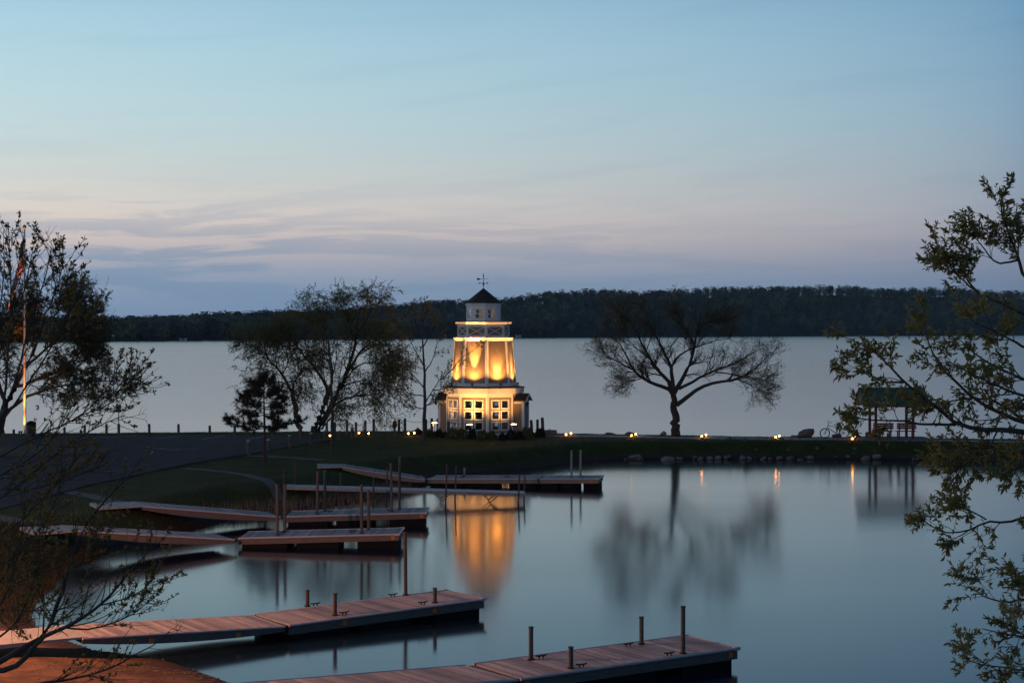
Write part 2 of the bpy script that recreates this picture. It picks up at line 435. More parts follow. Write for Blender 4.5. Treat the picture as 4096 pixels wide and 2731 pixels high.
def ground_z(x, y):
    x = np.atleast_1d(np.asarray(x, float)); y = np.atleast_1d(np.asarray(y, float))
    dh, dl, ins = sdist(x, y)
    wob = .35 * np.sin(x * 1.7 + y * .9) + .2 * np.sin(x * 3.9 - y * 2.7)
    w = np.interp(y, [30, 44, 50, 58, 66, 76, 84, 91], [9, 8, 3.4, 2.6, 2.8, 4.8, 4.6, 2.6])
    sm = lambda t: (np.clip(t, 0, 1) ** 2 * (3 - 2 * np.clip(t, 0, 1))) ** 1.15
    zb_ = np.clip((dh + .12 * np.sin(x * 1.9 + y * 1.1)) / w, 0.004, 1)
    zi = Z0 * np.minimum(sm((dh + .25 * wob * (dh > .3)) / w), sm(dl / 1.7))
    bf = np.clip((47 - y) / 3, 0, 1); zi = zi * (1 - bf) + Z0 * zb_ * bf
    bump = np.clip(np.minimum(dh / 5, dl / 4), 0, 1)
    zi = zi - .05 * bump * (1 + .5 * wave(x, y)) * np.clip((y - 40) / 10, 0, 1)
    bl = np.clip(.25 * (30 - y), 0, 5.55)
    zi = np.maximum(zi, bl + .0 * x)
    zo = np.maximum(-2.0, -.5 * np.minimum(dh, dl))
    return np.where(ins, zi, zo)

xs = np.concatenate([np.arange(-75, -17, .6), np.arange(-17, 0, .16), np.arange(0, 60.01, .5)]); ys = np.concatenate([np.arange(-6, 34, .6), np.arange(34, 48, .16), np.arange(48, 118.01, .42)])
GX, GY = np.meshgrid(xs, ys); GZ = ground_z(GX.ravel(), GY.ravel())
nx, ny = len(xs), len(ys)
ii = (np.arange(ny - 1)[:, None] * nx + np.arange(nx - 1)[None]).ravel()
quads = np.stack([ii, ii + 1, ii + nx + 1, ii + nx], 1)
keep = GZ[quads].max(1) > -1.95
me = np_mesh('ground', np.stack([GX.ravel(), GY.ravel(), GZ], 1), [quads[keep]], True)

def ground_mat():
    m = bpy.data.materials.new('ground_lawn_and_sand'); m.use_nodes = True; t = m.node_tree; b = t.nodes['Principled BSDF']
    b.inputs['Roughness'].default_value = .95; b.inputs['Specular IOR Level'].default_value = .15
    g = t.nodes.new('ShaderNodeNewGeometry'); sp = t.nodes.new('ShaderNodeSeparateXYZ'); t.links.new(g.outputs['Position'], sp.inputs[0])
    def noise(sc, det=6, vec=None):
        n = t.nodes.new('ShaderNodeTexNoise'); n.inputs['Scale'].default_value = sc; n.inputs['Detail'].default_value = det
        t.links.new(vec or g.outputs['Position'], n.inputs['Vector']); return n.outputs[0]
    def mixc(f, a, c):
        x = t.nodes.new('ShaderNodeMix'); x.data_type = 'RGBA'; t.links.new(f, x.inputs[0])
        for i, v in ((6, a), (7, c)):
            if isinstance(v, tuple): x.inputs[i].default_value = (*v, 1)
            else: t.links.new(v, x.inputs[i])
        return x.outputs[2]
    def rng_(v, a, c):
        r = t.nodes.new('ShaderNodeMapRange'); r.interpolation_type = 'SMOOTHSTEP'
        r.inputs[1].default_value = a; r.inputs[2].default_value = c; t.links.new(v, r.inputs[0]); return r.outputs[0]
    grass = mixc(rng_(noise(.8), .35, .65), (.028, .037, .010), (.052, .070, .014))
    grass = mixc(rng_(noise(9, 3), .3, .75), grass, (.036, .047, .011))
    dirt = mixc(noise(3), (.035, .028, .022), (.07, .055, .04))
    sand = mixc(rng_(noise(1.2, 10), .36, .64), (.085, .044, .030), (.17, .092, .058))
    hgt = math_node('ADD', sp.outputs[2], math_node('MULTIPLY', noise(2.5), .35, tree=t), tree=t)
    col = mixc(rng_(hgt, .38, .62), dirt, grass)
    yy = math_node('ADD', sp.outputs[1], math_node('MULTIPLY', noise(.7), 3.0, tree=t), tree=t)
    col = mixc(rng_(yy, 43.6, 42.6), col, sand)      # the beach at the near end of the cove
    wet = mixc(rng_(sp.outputs[2], .16, .02), col, (.035, .022, .018))
    t.links.new(wet, b.inputs['Base Color'])
    bp = t.nodes.new('ShaderNodeBump'); bp.inputs['Strength'].default_value = .7; bp.inputs['Distance'].default_value = .05
    t.links.new(noise(6, 8), bp.inputs['Height']); t.links.new(bp.outputs[0], b.inputs['Normal'])
    return m
tag(link('ground', me, ground_mat()), kind='structure')

def sheet(name, pts, z, m):
    pts = [tuple(p) for p in pts]
    mb = MB().add([(x, y, z) for x, y in pts] + [(x, y, z - .3) for x, y in pts],
                  [tuple(range(len(pts)))] + [(i, (i + 1) % len(pts), len(pts) + (i + 1) % len(pts), len(pts) + i) for i in range(len(pts))])
    return mb.build(name, m)

# water: the sheltered harbour and the open lake beyond the breakwater
hb = [(-40, 20), (72, 20), (72, 89.9), (45, 93.5), (29, 96), (24, 98.8), (14, 99.5), (6, 99.5), (3.5, 97), (1, 94), (-4, 90), (-9, 80), (-13, 74), (-18, 66), (-19, 56), (-40, 44)]
tag(MB().add([(x, y, 0) for x, y in hb], [tuple(range(len(hb)))]).build('harbour_water', M_harbour), kind='structure')
lk = [(-6000, 106)] + [(-90, 105.5), (-60, 106.5), (-33, 108), (-23.6, 108.8), (-12, 110.3), (-1, 110.4), (4.5, 107.6), (9, 106.4), (15, 105.0), (24, 103.6), (31, 102.4), (45, 100), (70, 96)] + [(6000, 90), (6000, 9000), (-6000, 9000)]
tag(MB().add([(x, y, 0) for x, y in lk], [tuple(range(len(lk)))]).build('lake_water', M_lake), kind='structure')
tag(MB().add([(-6500, -3000, -2.5), (6500, -3000, -2.5), (6500, 9500, -2.5), (-6500, 9500, -2.5)], [(0, 1, 2, 3)]).build('lake_bed', M_rock), kind='structure')

# parking lot, its painted lines, kerbed island
lot_px = [(-700, 1743), (0, 1743), (450, 1742), (900, 1742), (1120, 1746), (1260, 1751), (1330, 1754), (1300, 1764), (1160, 1786), (1000, 1814), (860, 1836),
          (760, 1853), (640, 1878), (500, 1908), (360, 1938), (180, 1985), (0, 2035), (-300, 2120), (-900, 2100)]
lot = [U(a, b, Z0)[:2] for a, b in lot_px]
tag(sheet('parking_lot', lot, Z0 + .012, M_asphalt), kind='structure')
def strip(name, pxs, wid, m, lift=.02, zfix=None, kind='structure', parent=None):
    P = resample([(*U(a, b, Z0)[:2], 0) for a, b in pxs], 24)
    d = nrm(np.gradient(P, axis=0)); nn = np.stack([-d[:, 1], d[:, 0], 0 * d[:, 0]], 1)
    cols = [P + nn * wid * s for s in (-.5, -.25, 0, .25, .5)]
    mb = MB(); vs = []
    for i in range(24):
        for c in cols:
            z = (ground_z(c[i, 0], c[i, 1])[0] if zfix is None else zfix) + lift
            vs.append((c[i, 0], c[i, 1], z))
    fs = [(i * 5 + j, i * 5 + j + 1, (i + 1) * 5 + j + 1, (i + 1) * 5 + j) for i in range(23) for j in range(4)]
    o = mb.add(vs, fs).build(name, m, parent)
    if kind and not parent: tag(o, kind=kind)
    return o
for a, b in (((325, 1753), (550, 1743.5)), ((625, 1755), (730, 1743.5)), ((805, 1757), (900, 1744)), ((985, 1757), (1060, 1746.5)), ((120, 1752), (330, 1743.5))):
    strip('painted_line', [a, ((a[0] + b[0]) / 2, (a[1] + b[1]) / 2), b], .11, M_line, .018, Z0)
for pts in (((580, 1787), (640, 1797), (720, 1801)), ((700, 1795), (740, 1800), (790, 1793)), ((600, 1818), (612, 1810), (606, 1804)), ((400, 1888), (500, 1880), (620, 1874)), ((640, 1792), (660, 1798), (720, 1795))):
    strip('tar_seam', pts, .05, M_line, .018, Z0)
strip('footpath', [(985, 1818), (1080, 1822), (1180, 1828), (1295, 1839)], .7, M_concrete)
strip('footpath', [(735, 1868), (850, 1877), (940, 1889), (1020, 1904), (1080, 1921), (1128, 1941)], .6, M_concrete)
strip('footpath', [(250, 1960), (330, 1973), (400, 1988), (480, 2006)], .7, M_concrete)
strip('footpath', [(-140, 2040), (0, 2068), (120, 2085), (230, 2100)], .8, M_concrete)

# lakeside walk along the breakwater, laid with pavers
def walk(px):          # row of the walk's centre for a photo column
    return np.interp(px, [2190, 2300, 2500, 2700, 3000, 3500, 4096, 4700], [1737, 1741, 1745, 1748, 1751, 1757, 1765, 1773])
wp = [(x, walk(x)) for x in (1420, 1600) ] if False else [(x, float(walk(x))) for x in (2190, 2350, 2500, 2700, 3000, 3300, 3600, 4096, 4500)]
walk_o = strip('lakeside_walk', wp, 1.5, M_concrete, .012)
P = resample([(*U(a, b, Z0)[:2], 0) for a, b in wp], 200)
pv = MB().box(-.235, .235, -.235, .235, 0, .02).mesh('paver')
pv.materials.append(mat('paver', (.30, .28, .27), .8, .2, 2, .1, coord='World'))
s = np.concatenate([[0], np.cumsum(np.linalg.norm(np.diff(P, axis=0), axis=1))]); k = 0
for t in np.arange(.3, s[-1], .5):
    if k >= 290: break
    c = np.array([np.interp(t, s, P[:, i]) for i in range(2)]); c2 = np.array([np.interp(t + .1, s, P[:, i]) for i in range(2)])
    if abs(c[0] - c[1] * .31) < 0: continue
    d = nrm((c2 - c)[None])[0]; n = np.array((-d[1], d[0]))
    for j in (-1, 0, 1):
        q = c + n * j * .5; o = link('paver', pv, None, walk_o, (q[0], q[1], ground_z(*q)[0] + .014 + .004 * rng.random())); o.rotation_euler = (0, 0, math.atan2(d[1], d[0]) + .02 * rng.normal()); k += 1
# kerbed grass island at the left of the lot
isl = [U(a, b, Z0)[:2] for a, b in ((-400, 1800), (40, 1795), (200, 1793), (330, 1795), (430, 1800), (440, 1808), (330, 1816), (180, 1822), (40, 1826), (-400, 1835))]
tag(sheet('kerb', isl, Z0 + .12, M_concrete), kind='structure')
cx_ = np.mean([p for p in isl], 0)
tag(sheet('island_grass', [cx_ + (np.array(p) - cx_) * (.985, .9) for p in isl], Z0 + .135, mat('island_turf', (.026, .036, .012), .95, .35, 3, .5, coord='World')), kind='structure')

# ------------------------------------------------------------------ far shore: wooded hills
shore_px = ([-900, 0, 430, 1000, 2000, 3000, 3400, 4096, 5000], [1370, 1367, 1365, 1360, 1352, 1346, 1344, 1341, 1338])
ridge_px = ([-900, 0, 400, 800, 1000, 1200, 1500, 1800, 2000, 2200, 2500, 2800, 3100, 3400, 3700, 4096, 5000],
            [1282, 1276, 1270, 1253, 1250, 1246, 1222, 1202, 1190, 1164, 1158, 1152, 1140, 1143, 1150, 1160, 1170])
TREE_H = 15.0
cols = np.linspace(-900, 5000, 150); rows = np.linspace(0, 1.6, 22)
def hill_point(px, t):
    """t = 0 at the far waterline, 1 at the ridge, beyond it the back slope"""
    Ds = F * EYE / (np.interp(px, *shore_px) - HZ)
    depth = np.interp(px, [-900, 1000, 2000, 3000, 5000], [160, 200, 330, 420, 420])
    Dr = Ds + depth
    zr = np.maximum(EYE + (HZ - np.interp(px, *ridge_px)) / F * Dr - TREE_H * .94, 1.2)
    D = Ds + depth * t
    tt = np.clip(t, 0, 1); prof = .04 * np.minimum(tt * 12, 1) + .96 * tt ** .85
    z = zr * np.where(t <= 1, prof, 1 - (t - 1) * .35) * (1 + .0 * px)
    z = np.where(t <= 0, -.6, z)
    x = (px - W / 2) / F * D
    return np.stack([x, D + 0 * x, z + 1.2 * np.sin(x * .02 + D * .013) * tt], -1)
C_, R_ = np.meshgrid(cols, rows)
HV = hill_point(C_.ravel(), R_.ravel())
ii = (np.arange(len(rows) - 1)[:, None] * len(cols) + np.arange(len(cols) - 1)[None]).ravel()
hq = np.stack([ii, ii + 1, ii + len(cols) + 1, ii + len(cols)], 1)
tag(link('hills', np_mesh('hills', HV, [hq], True), mat('hill_floor', (.03, .032, .022), .95, .35, .05, coord='World')), kind='structure')

def crown_tpl(kind, r, n):
    """ragged tree crown of n small faces, unit height"""
    vs, fs = [], []
    for i in range(n):
        if kind == 'pine':
            lay = r.integers(0, 7); h = .30 + .70 * (lay + .3 * r.random()) / 7; rad = (.30 * (1.03 - h) ** .75 + .02) * (.5 + .6 * r.random()); a = 2 * pi * r.random()
            if h < .45 and r.random() < .5: continue
        elif kind == 'white_pine':
            lay = r.integers(0, 5); h = .42 + .56 * (lay + .25 * r.random()) / 5; rad = (.20 * (1 - .5 * abs(h - .75) * 2)) * (.3 + .9 * r.random()); a = 2 * pi * r.random() + lay
        else:
            u = r.normal(size=3); u /= np.linalg.norm(u); q = .5 + .5 * r.random() ** .5
            h = .60 + .40 * u[2] * q; rad = .36 * math.hypot(u[0], u[1]) * q; a = math.atan2(u[1], u[0])
        c = np.array((rad * cos(a), rad * sin(a), h)); s = .07 if kind != 'round' else .075
        e1 = r.normal(size=3); e2 = r.normal(size=3)
        if kind != 'round': e1[2] *= .35; e2[2] *= .35
        k = len(vs); vs += [c - e1 * s * .6 - e2 * s * .3, c + e1 * s * .6 - e2 * s * .3, c + e2 * s * .7]; fs.append((k, k + 1, k + 2))
    # trunk
    k = len(vs)
    for z, w_ in ((0, .022), (.9, .006)):
        for a in (0, 2.1, 4.2): vs.append((w_ * cos(a), w_ * sin(a), z))
    fs += [(k, k + 1, k + 3), (k + 1, k + 4, k + 3), (k + 1, k + 2, k + 4), (k + 2, k + 5, k + 4), (k + 2, k, k + 5), (k, k + 3, k + 5)]
    return np.array(vs), np.array(fs)

fr = np.random.default_rng(21)
def stand(kind, n_tri, px, t, hgt, name, label, m):
    parts = []
    tp = [crown_tpl(kind, fr, n_tri) for _ in range(4)]
    pos = hill_point(px, t); pick = fr.integers(0, 4, len(px))
    for j in range(4):
        s = pick == j
        if not s.any(): continue
        tv, tf = tp[j]; p = pos[s]; h = hgt[s]; a = fr.random(s.sum()) * 2 * pi; wd = (.85 + .4 * fr.random(s.sum()))
        ca, sa = np.cos(a)[:, None], np.sin(a)[:, None]
        x = (tv[None, :, 0] * ca - tv[None, :, 1] * sa) * (h * wd)[:, None]; y = (tv[None, :, 0] * sa + tv[None, :, 1] * ca) * (h * wd)[:, None]; z = tv[None, :, 2] * h[:, None]
        V = np.stack([x, y, z], -1) + p[:, None]
        Fq = (np.arange(s.sum())[:, None, None] * len(tv) + tf[None]).reshape(-1, 3); parts.append((V.reshape(-1, 3), Fq))
    V, Fs = join(parts)
    tag(link(name, np_mesh(name, V, Fs), m), label, 'forest', kind='stuff')
def scatter(n, t0, t1, pw=1.0):
    px = -800 + 5700 * fr.random(n); t = t0 + (t1 - t0) * fr.random(n) ** pw
    return px, t
px, t = scatter(2700, .01, 1.12)
stand('round', 100, px, t, TREE_H * (.55 + .5 * fr.random(len(px))), 'far_hardwoods', 'dark leafy hardwoods covering the hills across the lake', mat('far_leaf', (.12, .135, .09), .9, .4, .03, coord='World', col2=(.055, .075, .06)))
px, t = scatter(900, .01, 1.05)
stand('round', 110, px, t, TREE_H * (.5 + .5 * fr.random(len(px))), 'far_spring_trees', 'paler trees in new leaf scattered through the far woods', mat('far_spring_leaf', (.17, .19, .09), .9, .3, .05, coord='World'))
px, t = scatter(900, .01, 1.1)
stand('round', 60, px, t, TREE_H * (.6 + .5 * fr.random(len(px))), 'far_bare_trees', 'greyish still bare trees scattered through the far woods', mat('far_twig', (.15, .13, .115), .9, .3, .05, coord='World'))
px, t = scatter(2600, .35, 1.12, .6); p2, t2 = scatter(900, .9, 1.08); px, t = np.concatenate([px, p2]), np.concatenate([t, t2])
stand('pine', 90, px, t, TREE_H * (.72 + .34 * fr.random(len(px))), 'far_conifers', 'dark conifers along the hills across the lake', mat('far_needle', (.055, .075, .066), .9, .3, .05, coord='World'))
px, t = scatter(210, .85, 1.1)
stand('white_pine', 110, px, t, TREE_H * (.95 + .25 * fr.random(len(px))), 'far_tall_pines', 'taller ragged pines standing above the far ridge line', mat('far_needle', (.016, .025, .024)))

# a cottage and a boathouse on the far shore
def far_house(px, w, h, label, name):
    p = hill_point(np.array([float(px)]), np.array([.012]))[0]
    e = empty(name, (p[0], p[1] - 3, max(p[2], .3)))
    MB().box(-w / 2, w / 2, -2, 2, -.6, h).build('wall', mat('pale_board', (.55, .55, .56), .7, .1, 2), e)
    MB().add([(-w / 2 - .4, -2.5, h), (w / 2 + .4, -2.5, h), (w / 2 + .4, 2.5, h), (-w / 2 - .4, 2.5, h), (-w / 2 - .4, 0, h + 1.6), (w / 2 + .4, 0, h + 1.6)],
             [(0, 1, 5, 4), (2, 3, 4, 5), (0, 4, 3), (1, 2, 5), (0, 3, 2, 1)]).build('roof', M_shingle_dark, e)
    MB().box(-.6, .6, -2.06, -2.0, .6, 1.7).build('window', M_float, e)
    tag(e, label, 'house')
far_house(2073, 5, 2.0, 'tiny pale boathouse on the far shore beside the lighthouse silhouette', 'boathouse')
far_house(737, 4.5, 1.6, 'tiny pale boathouse on the far shore above the flat open lake', 'boathouse')

# ------------------------------------------------------------------ lighthouse
def gz(p): return float(ground_z(p[0], p[1])[0])
LH = U(1934, 1737, Z0)
lh = tag(empty('lighthouse', (LH[0], LH[1], Z0)), 'small octagonal lighthouse with lit taupe siding, white trim and a weather vane', 'lighthouse')
A0 = radians(-38)                      # direction of the first corner, 0 = towards the camera, positive to the right
S22, C22 = sin(pi / 8), cos(pi / 8)
def facet(k):
    a = A0 + pi / 8 + k * pi / 4
    return np.array((sin(a), -cos(a), 0)), np.array((cos(a), sin(a), 0))
def octo(prof): return MB().lathe(prof, 8, rot=A0)
Rw = 2.36
ap = Rw * C22; side = 2 * Rw * S22
# lower wall: one panel per facet, with window openings
WZ, WX, WH = (.65, 1.32, 2.0), (-.34, .34), .23
def wall_panel(k, holes):
    n, t = facet(k); mb = MB()
    xs_ = [-side / 2] + ([WX[0] - WH, WX[0] + WH, WX[1] - WH, WX[1] + WH] if holes else []) + [side / 2]
    zs_ = [0.0] + (sorted(z + s for z in WZ for s in (-WH, WH)) if holes else []) + [2.66]
    for i in range(len(xs_) - 1):
        for j in range(len(zs_) - 1):
            if holes and i in (1, 3) and j in (1, 3, 5): continue
            q = lambda x, z, d: n * (ap + d) + t * x + np.array((0, 0, z))
            mb.hexa([q(xs_[i], zs_[j], 0), q(xs_[i + 1], zs_[j], 0), q(xs_[i + 1], zs_[j + 1], 0), q(xs_[i], zs_[j + 1], 0)],
                    [q(xs_[i], zs_[j], -.08), q(xs_[i + 1], zs_[j], -.08), q(xs_[i + 1], zs_[j + 1], -.08), q(xs_[i], zs_[j + 1], -.08)])
    return mb.build('wall', M_siding, lh)
def frame_on(n, t, d, x, z, w, h, cw, dep, back=.09):
    """picture frame of four bars, outer size w x h"""
    mb = MB()
    for (xa, xb, za, zb) in ((-w / 2, w / 2, h / 2 - cw, h / 2), (-w / 2, w / 2, -h / 2, -h / 2 + cw), (-w / 2, -w / 2 + cw, -h / 2 + cw, h / 2 - cw), (w / 2 - cw, w / 2, -h / 2 + cw, h / 2 - cw)):
        q = lambda u, v, e: n * (d + e) + t * (x + u) + np.array((0, 0, z + v))
        mb.hexa([q(xa, za, dep), q(xb, za, dep), q(xb, zb, dep), q(xa, zb, dep)], [q(xa, za, -back), q(xb, za, -back), q(xb, zb, -back), q(xa, zb, -back)])
    return mb
def pane_on(n, t, d, x, z, w, h, th=.006):
    q = lambda u, v, e: n * (d + e) + t * (x + u) + np.array((0, 0, z + v))
    a = [(-w / 2, -h / 2), (w / 2, -h / 2), (w / 2, h / 2), (-w / 2, h / 2)]
    return MB().hexa([q(u, v, 0) for u, v in a], [q(u, v, -th) for u, v in a])
for k in range(8):
    n, t = facet(k)
    porch = k in (2, 6)
    wl = wall_panel(k, not porch)
    # lap siding courses
    if not porch:
        for zi_, z in enumerate(WZ):
            for x in WX:
                fo = frame_on(n, t, ap, x, z, .60, .60, .075, .035).build('window', M_white, lh)
                pane_on(n, t, ap - .03, x, z, .46, .46).build('pane', M_glass, fo)
    for sgn in (-1, 1):          # corner boards
        mb = MB(); q = lambda u, v, e: n * (ap + e) + t * u + np.array((0, 0, v))
        u0, u1 = sorted((sgn * side / 2 * 1.004, sgn * (side / 2 - .10)))
        mb.hexa([q(u0, .2, .025), q(u1, .2, .025), q(u1, 2.44, .025), q(u0, 2.44, .025)], [q(u0, .2, -.01), q(u1, .2, -.01), q(u1, 2.44, -.01), q(u0, 2.44, -.01)])
        mb.build('corner_board', M_white, lh)
MB().lathe([(Rw + .03, -.3), (Rw + .03, .2), (Rw - .05, .2)], 8, rot=A0).build('plinth', M_white, lh)
octo([(Rw - .05, .06), (Rw - .05, .08)]).build('floor', M_concrete, lh)
MB().lathe([(Rw + .035, 2.44), (Rw + .035, 2.66), (Rw - .12, 2.66), (Rw - .12, 2.44), (Rw + .035, 2.44)], 8, rot=A0).build('frieze', M_white, lh)
MB().lathe([(Rw + .03, 2.63), (2.60, 2.66), (2.63, 3.02), (2.50, 3.03)], 8, rot=A0).build('fascia', M_white, lh)
octo([(2.68, 3.02), (2.68, 3.05), (2.10, 3.14)]).build('lower_roof', M_shingle_dark, lh)
octo([(2.17, 3.12), (2.15, 3.32), (2.05, 3.33)]).build('base_trim', M_white, lh)
# tapered upper wall with shingle courses
Rb, Rt, zb, zt = 2.10, 1.85, 3.14, 6.02
octo([(Rb - .06, zb), (Rt - .06, zt)]).build('upper_wall', M_siding, lh)
NC = 15
Rz = lambda z: Rb + (Rt - Rb) * (z - zb) / (zt - zb)
for k in range(8):
    n, t = facet(k)
    for c in range(NC):
        z0_, z1_ = 3.30 + (zt - 3.30) * c / NC, 3.30 + (zt - 3.30) * (c + 1) / NC + .008
        mb = MB(); q = lambda u, v, e: n * (Rz(v) * C22 + e) + t * u + np.array((0, 0, v))
        w0, w1 = Rz(z0_) * S22 - .1, Rz(z1_) * S22 - .1
        nsh = 9; xs_ = np.linspace(-1, 1, nsh + 1)
        xs_[1:-1] += rng.normal(size=nsh - 1) * .04
        for i in range(nsh):
            a_, b_ = xs_[i] + .006, xs_[i + 1] - .006; dz = .012 * rng.random(); e_ = .004 * rng.random()
            mb.hexa([q(a_ * w0, z0_ + dz, .022 + e_), q(b_ * w0, z0_ + dz, .022 + e_), q(b_ * w1, z1_, .006), q(a_ * w1, z1_, .006)],
                    [q(a_ * w0, z0_ + dz, -.02), q(b_ * w0, z0_ + dz, -.02), q(b_ * w1, z1_, -.02), q(a_ * w1, z1_, -.02)])
        mb.build('shingle_course', M_siding, lh)
    for sgn in (-1, 1):
        mb = MB()
        f0, f1 = Rz(3.3) * S22, Rz(zt) * S22
        for (ua, ub, e_) in ((.998, None, .03),):
            a0, a1 = sgn * f0 * 1.006, sgn * (f0 - .105); b0, b1 = sgn * f1 * 1.006, sgn * (f1 - .105)
            if sgn > 0: a0, a1, b0, b1 = a1, a0, b1, b0
            mb.hexa([q(a0, 3.30, e_), q(a1, 3.30, e_), q(b1, zt, e_), q(b0, zt, e_)], [q(a0, 3.30, -.02), q(a1, 3.30, -.02), q(b1, zt, -.02), q(b0, zt, -.02)])
        mb.build('corner_board', M_white, lh)
octo([(1.87, 5.98), (1.88, 6.04), (1.93, 6.19), (1.86, 6.20)]).build('cornice', M_white, lh)
octo([(1.95, 6.19), (1.95, 6.215), (1.6, 6.23)]).build('drip_edge', M_roof_red, lh)
# gallery with crossed braces
Rg, ga, gb = 1.67, 6.22, 6.95
octo([(Rg - .09, ga), (Rg - .09, gb)]).build('gallery_wall', M_siding, lh)
for k in range(8):
    n, t = facet(k); d = Rg * C22; hw = Rg * S22; q = lambda u, v, e: n * (d + e) + t * u + np.array((0, 0, v))
    def bar(p0, p1, w_, e0=.0, e1=-.05):
        p0, p1 = np.array(p0, float), np.array(p1, float); dr = nrm((p1 - p0)[None])[0]; m_ = np.array((-dr[1], dr[0])) * w_ / 2
        c = [p0 - m_, p1 - m_, p1 + m_, p0 + m_]
        return MB().hexa([q(*x, e0) for x in c], [q(*x, e1) for x in c])
    pan = bar((-hw, ga + .06), (hw, ga + .06), .12).build('gallery_rail', M_white, lh)
    bar((-hw, gb - .04), (hw, gb - .04), .10).build('gallery_rail', M_white, lh)
    for sgn in (-1, 1): bar((sgn * (hw - .055), ga + .12), (sgn * (hw - .055), gb - .09), .11, .004).build('gallery_post', M_white, lh)
    bar((-hw + .11, ga + .13), (hw - .11, gb - .10), .05, -.012).build('cross_brace', M_white, lh)
    bar((-hw + .11, gb - .10), (hw - .11, ga + .13), .05, -.016).build('cross_brace', M_white, lh)
octo([(1.68, 6.93), (1.71, 7.0), (1.80, 7.06), (1.81, 7.17), (1.7, 7.18)]).build('cornice', M_white, lh)
octo([(1.83, 7.17), (1.83, 7.195), (1.0, 7.26)]).build('gallery_roof', M_roof_red, lh)
# cupola
Rc = 1.10; apc = Rc * C22; sc_ = 2 * Rc * S22
for k in range(8):
    n, t = facet(k); q = lambda x, z, e: n * (apc + e) + t * x + np.array((0, 0, z)); mb = MB()
    xs_ = [-sc_ / 2, -.25, .25, sc_ / 2]; zs_ = [7.2, 7.42, 8.0, 8.28]
    for i in range(3):
        for j in range(3):
            if i == 1 and j == 1: continue
            a = [(xs_[i], zs_[j]), (xs_[i + 1], zs_[j]), (xs_[i + 1], zs_[j + 1]), (xs_[i], zs_[j + 1])]
            mb.hexa([q(*p, 0) for p in a], [q(*p, -.06) for p in a])
    mb.build('cupola_wall', M_white, lh)
    fo = frame_on(n, t, apc, 0, 7.71, .58, .66, .055, .02, .05).build('window', M_white, lh)
    cr_ = MB()
    for a in ([(-.012, -.28), (.012, -.28), (.012, .28), (-.012, .28)], [(-.24, -.012), (.24, -.012), (.24, .012), (-.24, .012)]):
        cr_.hexa([q(u, 7.71 + v, -.005) for u, v in a], [q(u, 7.71 + v, -.035) for u, v in a])
    cr_.build('muntin', M_white, fo)
    pane_on(n, t, apc - .02, 0, 7.71, .48, .56).build('pane', M_glass, fo)
octo([(1.12, 8.22), (1.15, 8.27), (1.17, 8.38), (1.0, 8.39)]).build('cornice', M_white, lh)
prof = [(1.20, 8.37), (1.20, 8.40)]
for c in range(1, 12): prof += [(1.20 - 1.15 * c / 11.3 + .012, 8.40 + .92 * c / 11.3 - .01), (1.20 - 1.15 * c / 11.3, 8.40 + .92 * c / 11.3)]
octo(prof + [(.02, 9.34)]).build('cupola_roof', M_shingle_dark, lh)
MB().lathe([(Rc - .08, 7.22), (Rc - .08, 7.24)], 8, rot=A0).build('cupola_floor', M_siding, lh)
# lamp inside the cupola
cl = MB().lathe([(.02, 8.0), (.05, 8.0), (.07, 7.86), (.10, 7.84), (.10, 7.72), (.03, 7.66)], 12, at=(.12, 0, 0)).build('cupola_lamp', mat('cupola_lamp', (.9, .8, .6), .3, .05, 4, emit=(1, .62, .28), estr=9), lh)
MB().tube([(.12, 0, 8.34), (.12, 0, 8.0)], .012, 6).build('lamp_rod', M_iron, cl)
# weather vane
vane = MB().tube([(0, 0, 9.28), (0, 0, 10.12)], .018, 6).build('vane_rod', M_iron, lh)
MB().lathe([(.0, 9.50), (.05, 9.53), (.06, 9.58), (.04, 9.64), (.025, 9.72), (.0, 9.74)], 10).build('vane_ball', M_iron, vane)
MB().lathe([(.0, 9.98), (.028, 10.0), (.0, 10.03)], 8).build('vane_ball', M_iron, vane)
MB().lathe([(.0, 10.05), (.045, 10.08), (.03, 10.16), (.0, 10.34)], 8).build('vane_finial', M_iron, vane)
for ang in (.25, .25 + pi / 2):
    c, s_ = cos(ang), sin(ang); mb = MB().tube([(-.25 * c, -.25 * s_, 9.66), (.25 * c, .25 * s_, 9.66)], .012, 5)
    mb.build('compass_arm', M_iron, vane)
    for sg in (-1, 1):
        x, y = sg * .26 * c, sg * .26 * s_
        MB().hexa([(x - .035 * c, y - .035 * s_, 9.62), (x + .035 * c, y + .035 * s_, 9.62), (x + .035 * c, y + .035 * s_, 9.71), (x - .035 * c, y - .035 * s_, 9.71)],
                  [(x - .035 * c, y - .035 * s_ + .012, 9.62), (x + .035 * c, y + .035 * s_ + .012, 9.62), (x + .035 * c, y + .035 * s_ + .012, 9.69), (x - .02 * c, y - .02 * s_ + .012, 9.69)]).build('compass_letter', M_iron, vane)
MB().tube([(-.30, 0, 9.925), (.27, 0, 9.945)], .012, 5).build('vane_arrow', M_iron, vane)
MB().add([(-.42, -.008, 9.86), (-.22, -.008, 9.88), (-.22, -.008, 9.97), (-.42, -.008, 9.99), (-.42, .008, 9.86), (-.22, .008, 9.88), (-.22, .008, 9.97), (-.42, .008, 9.99)],
         [(0, 1, 2, 3), (7, 6, 5, 4), (0, 4, 5, 1), (1, 5, 6, 2), (2, 6, 7, 3), (3, 7, 4, 0)]).build('vane_tail', M_iron, vane)
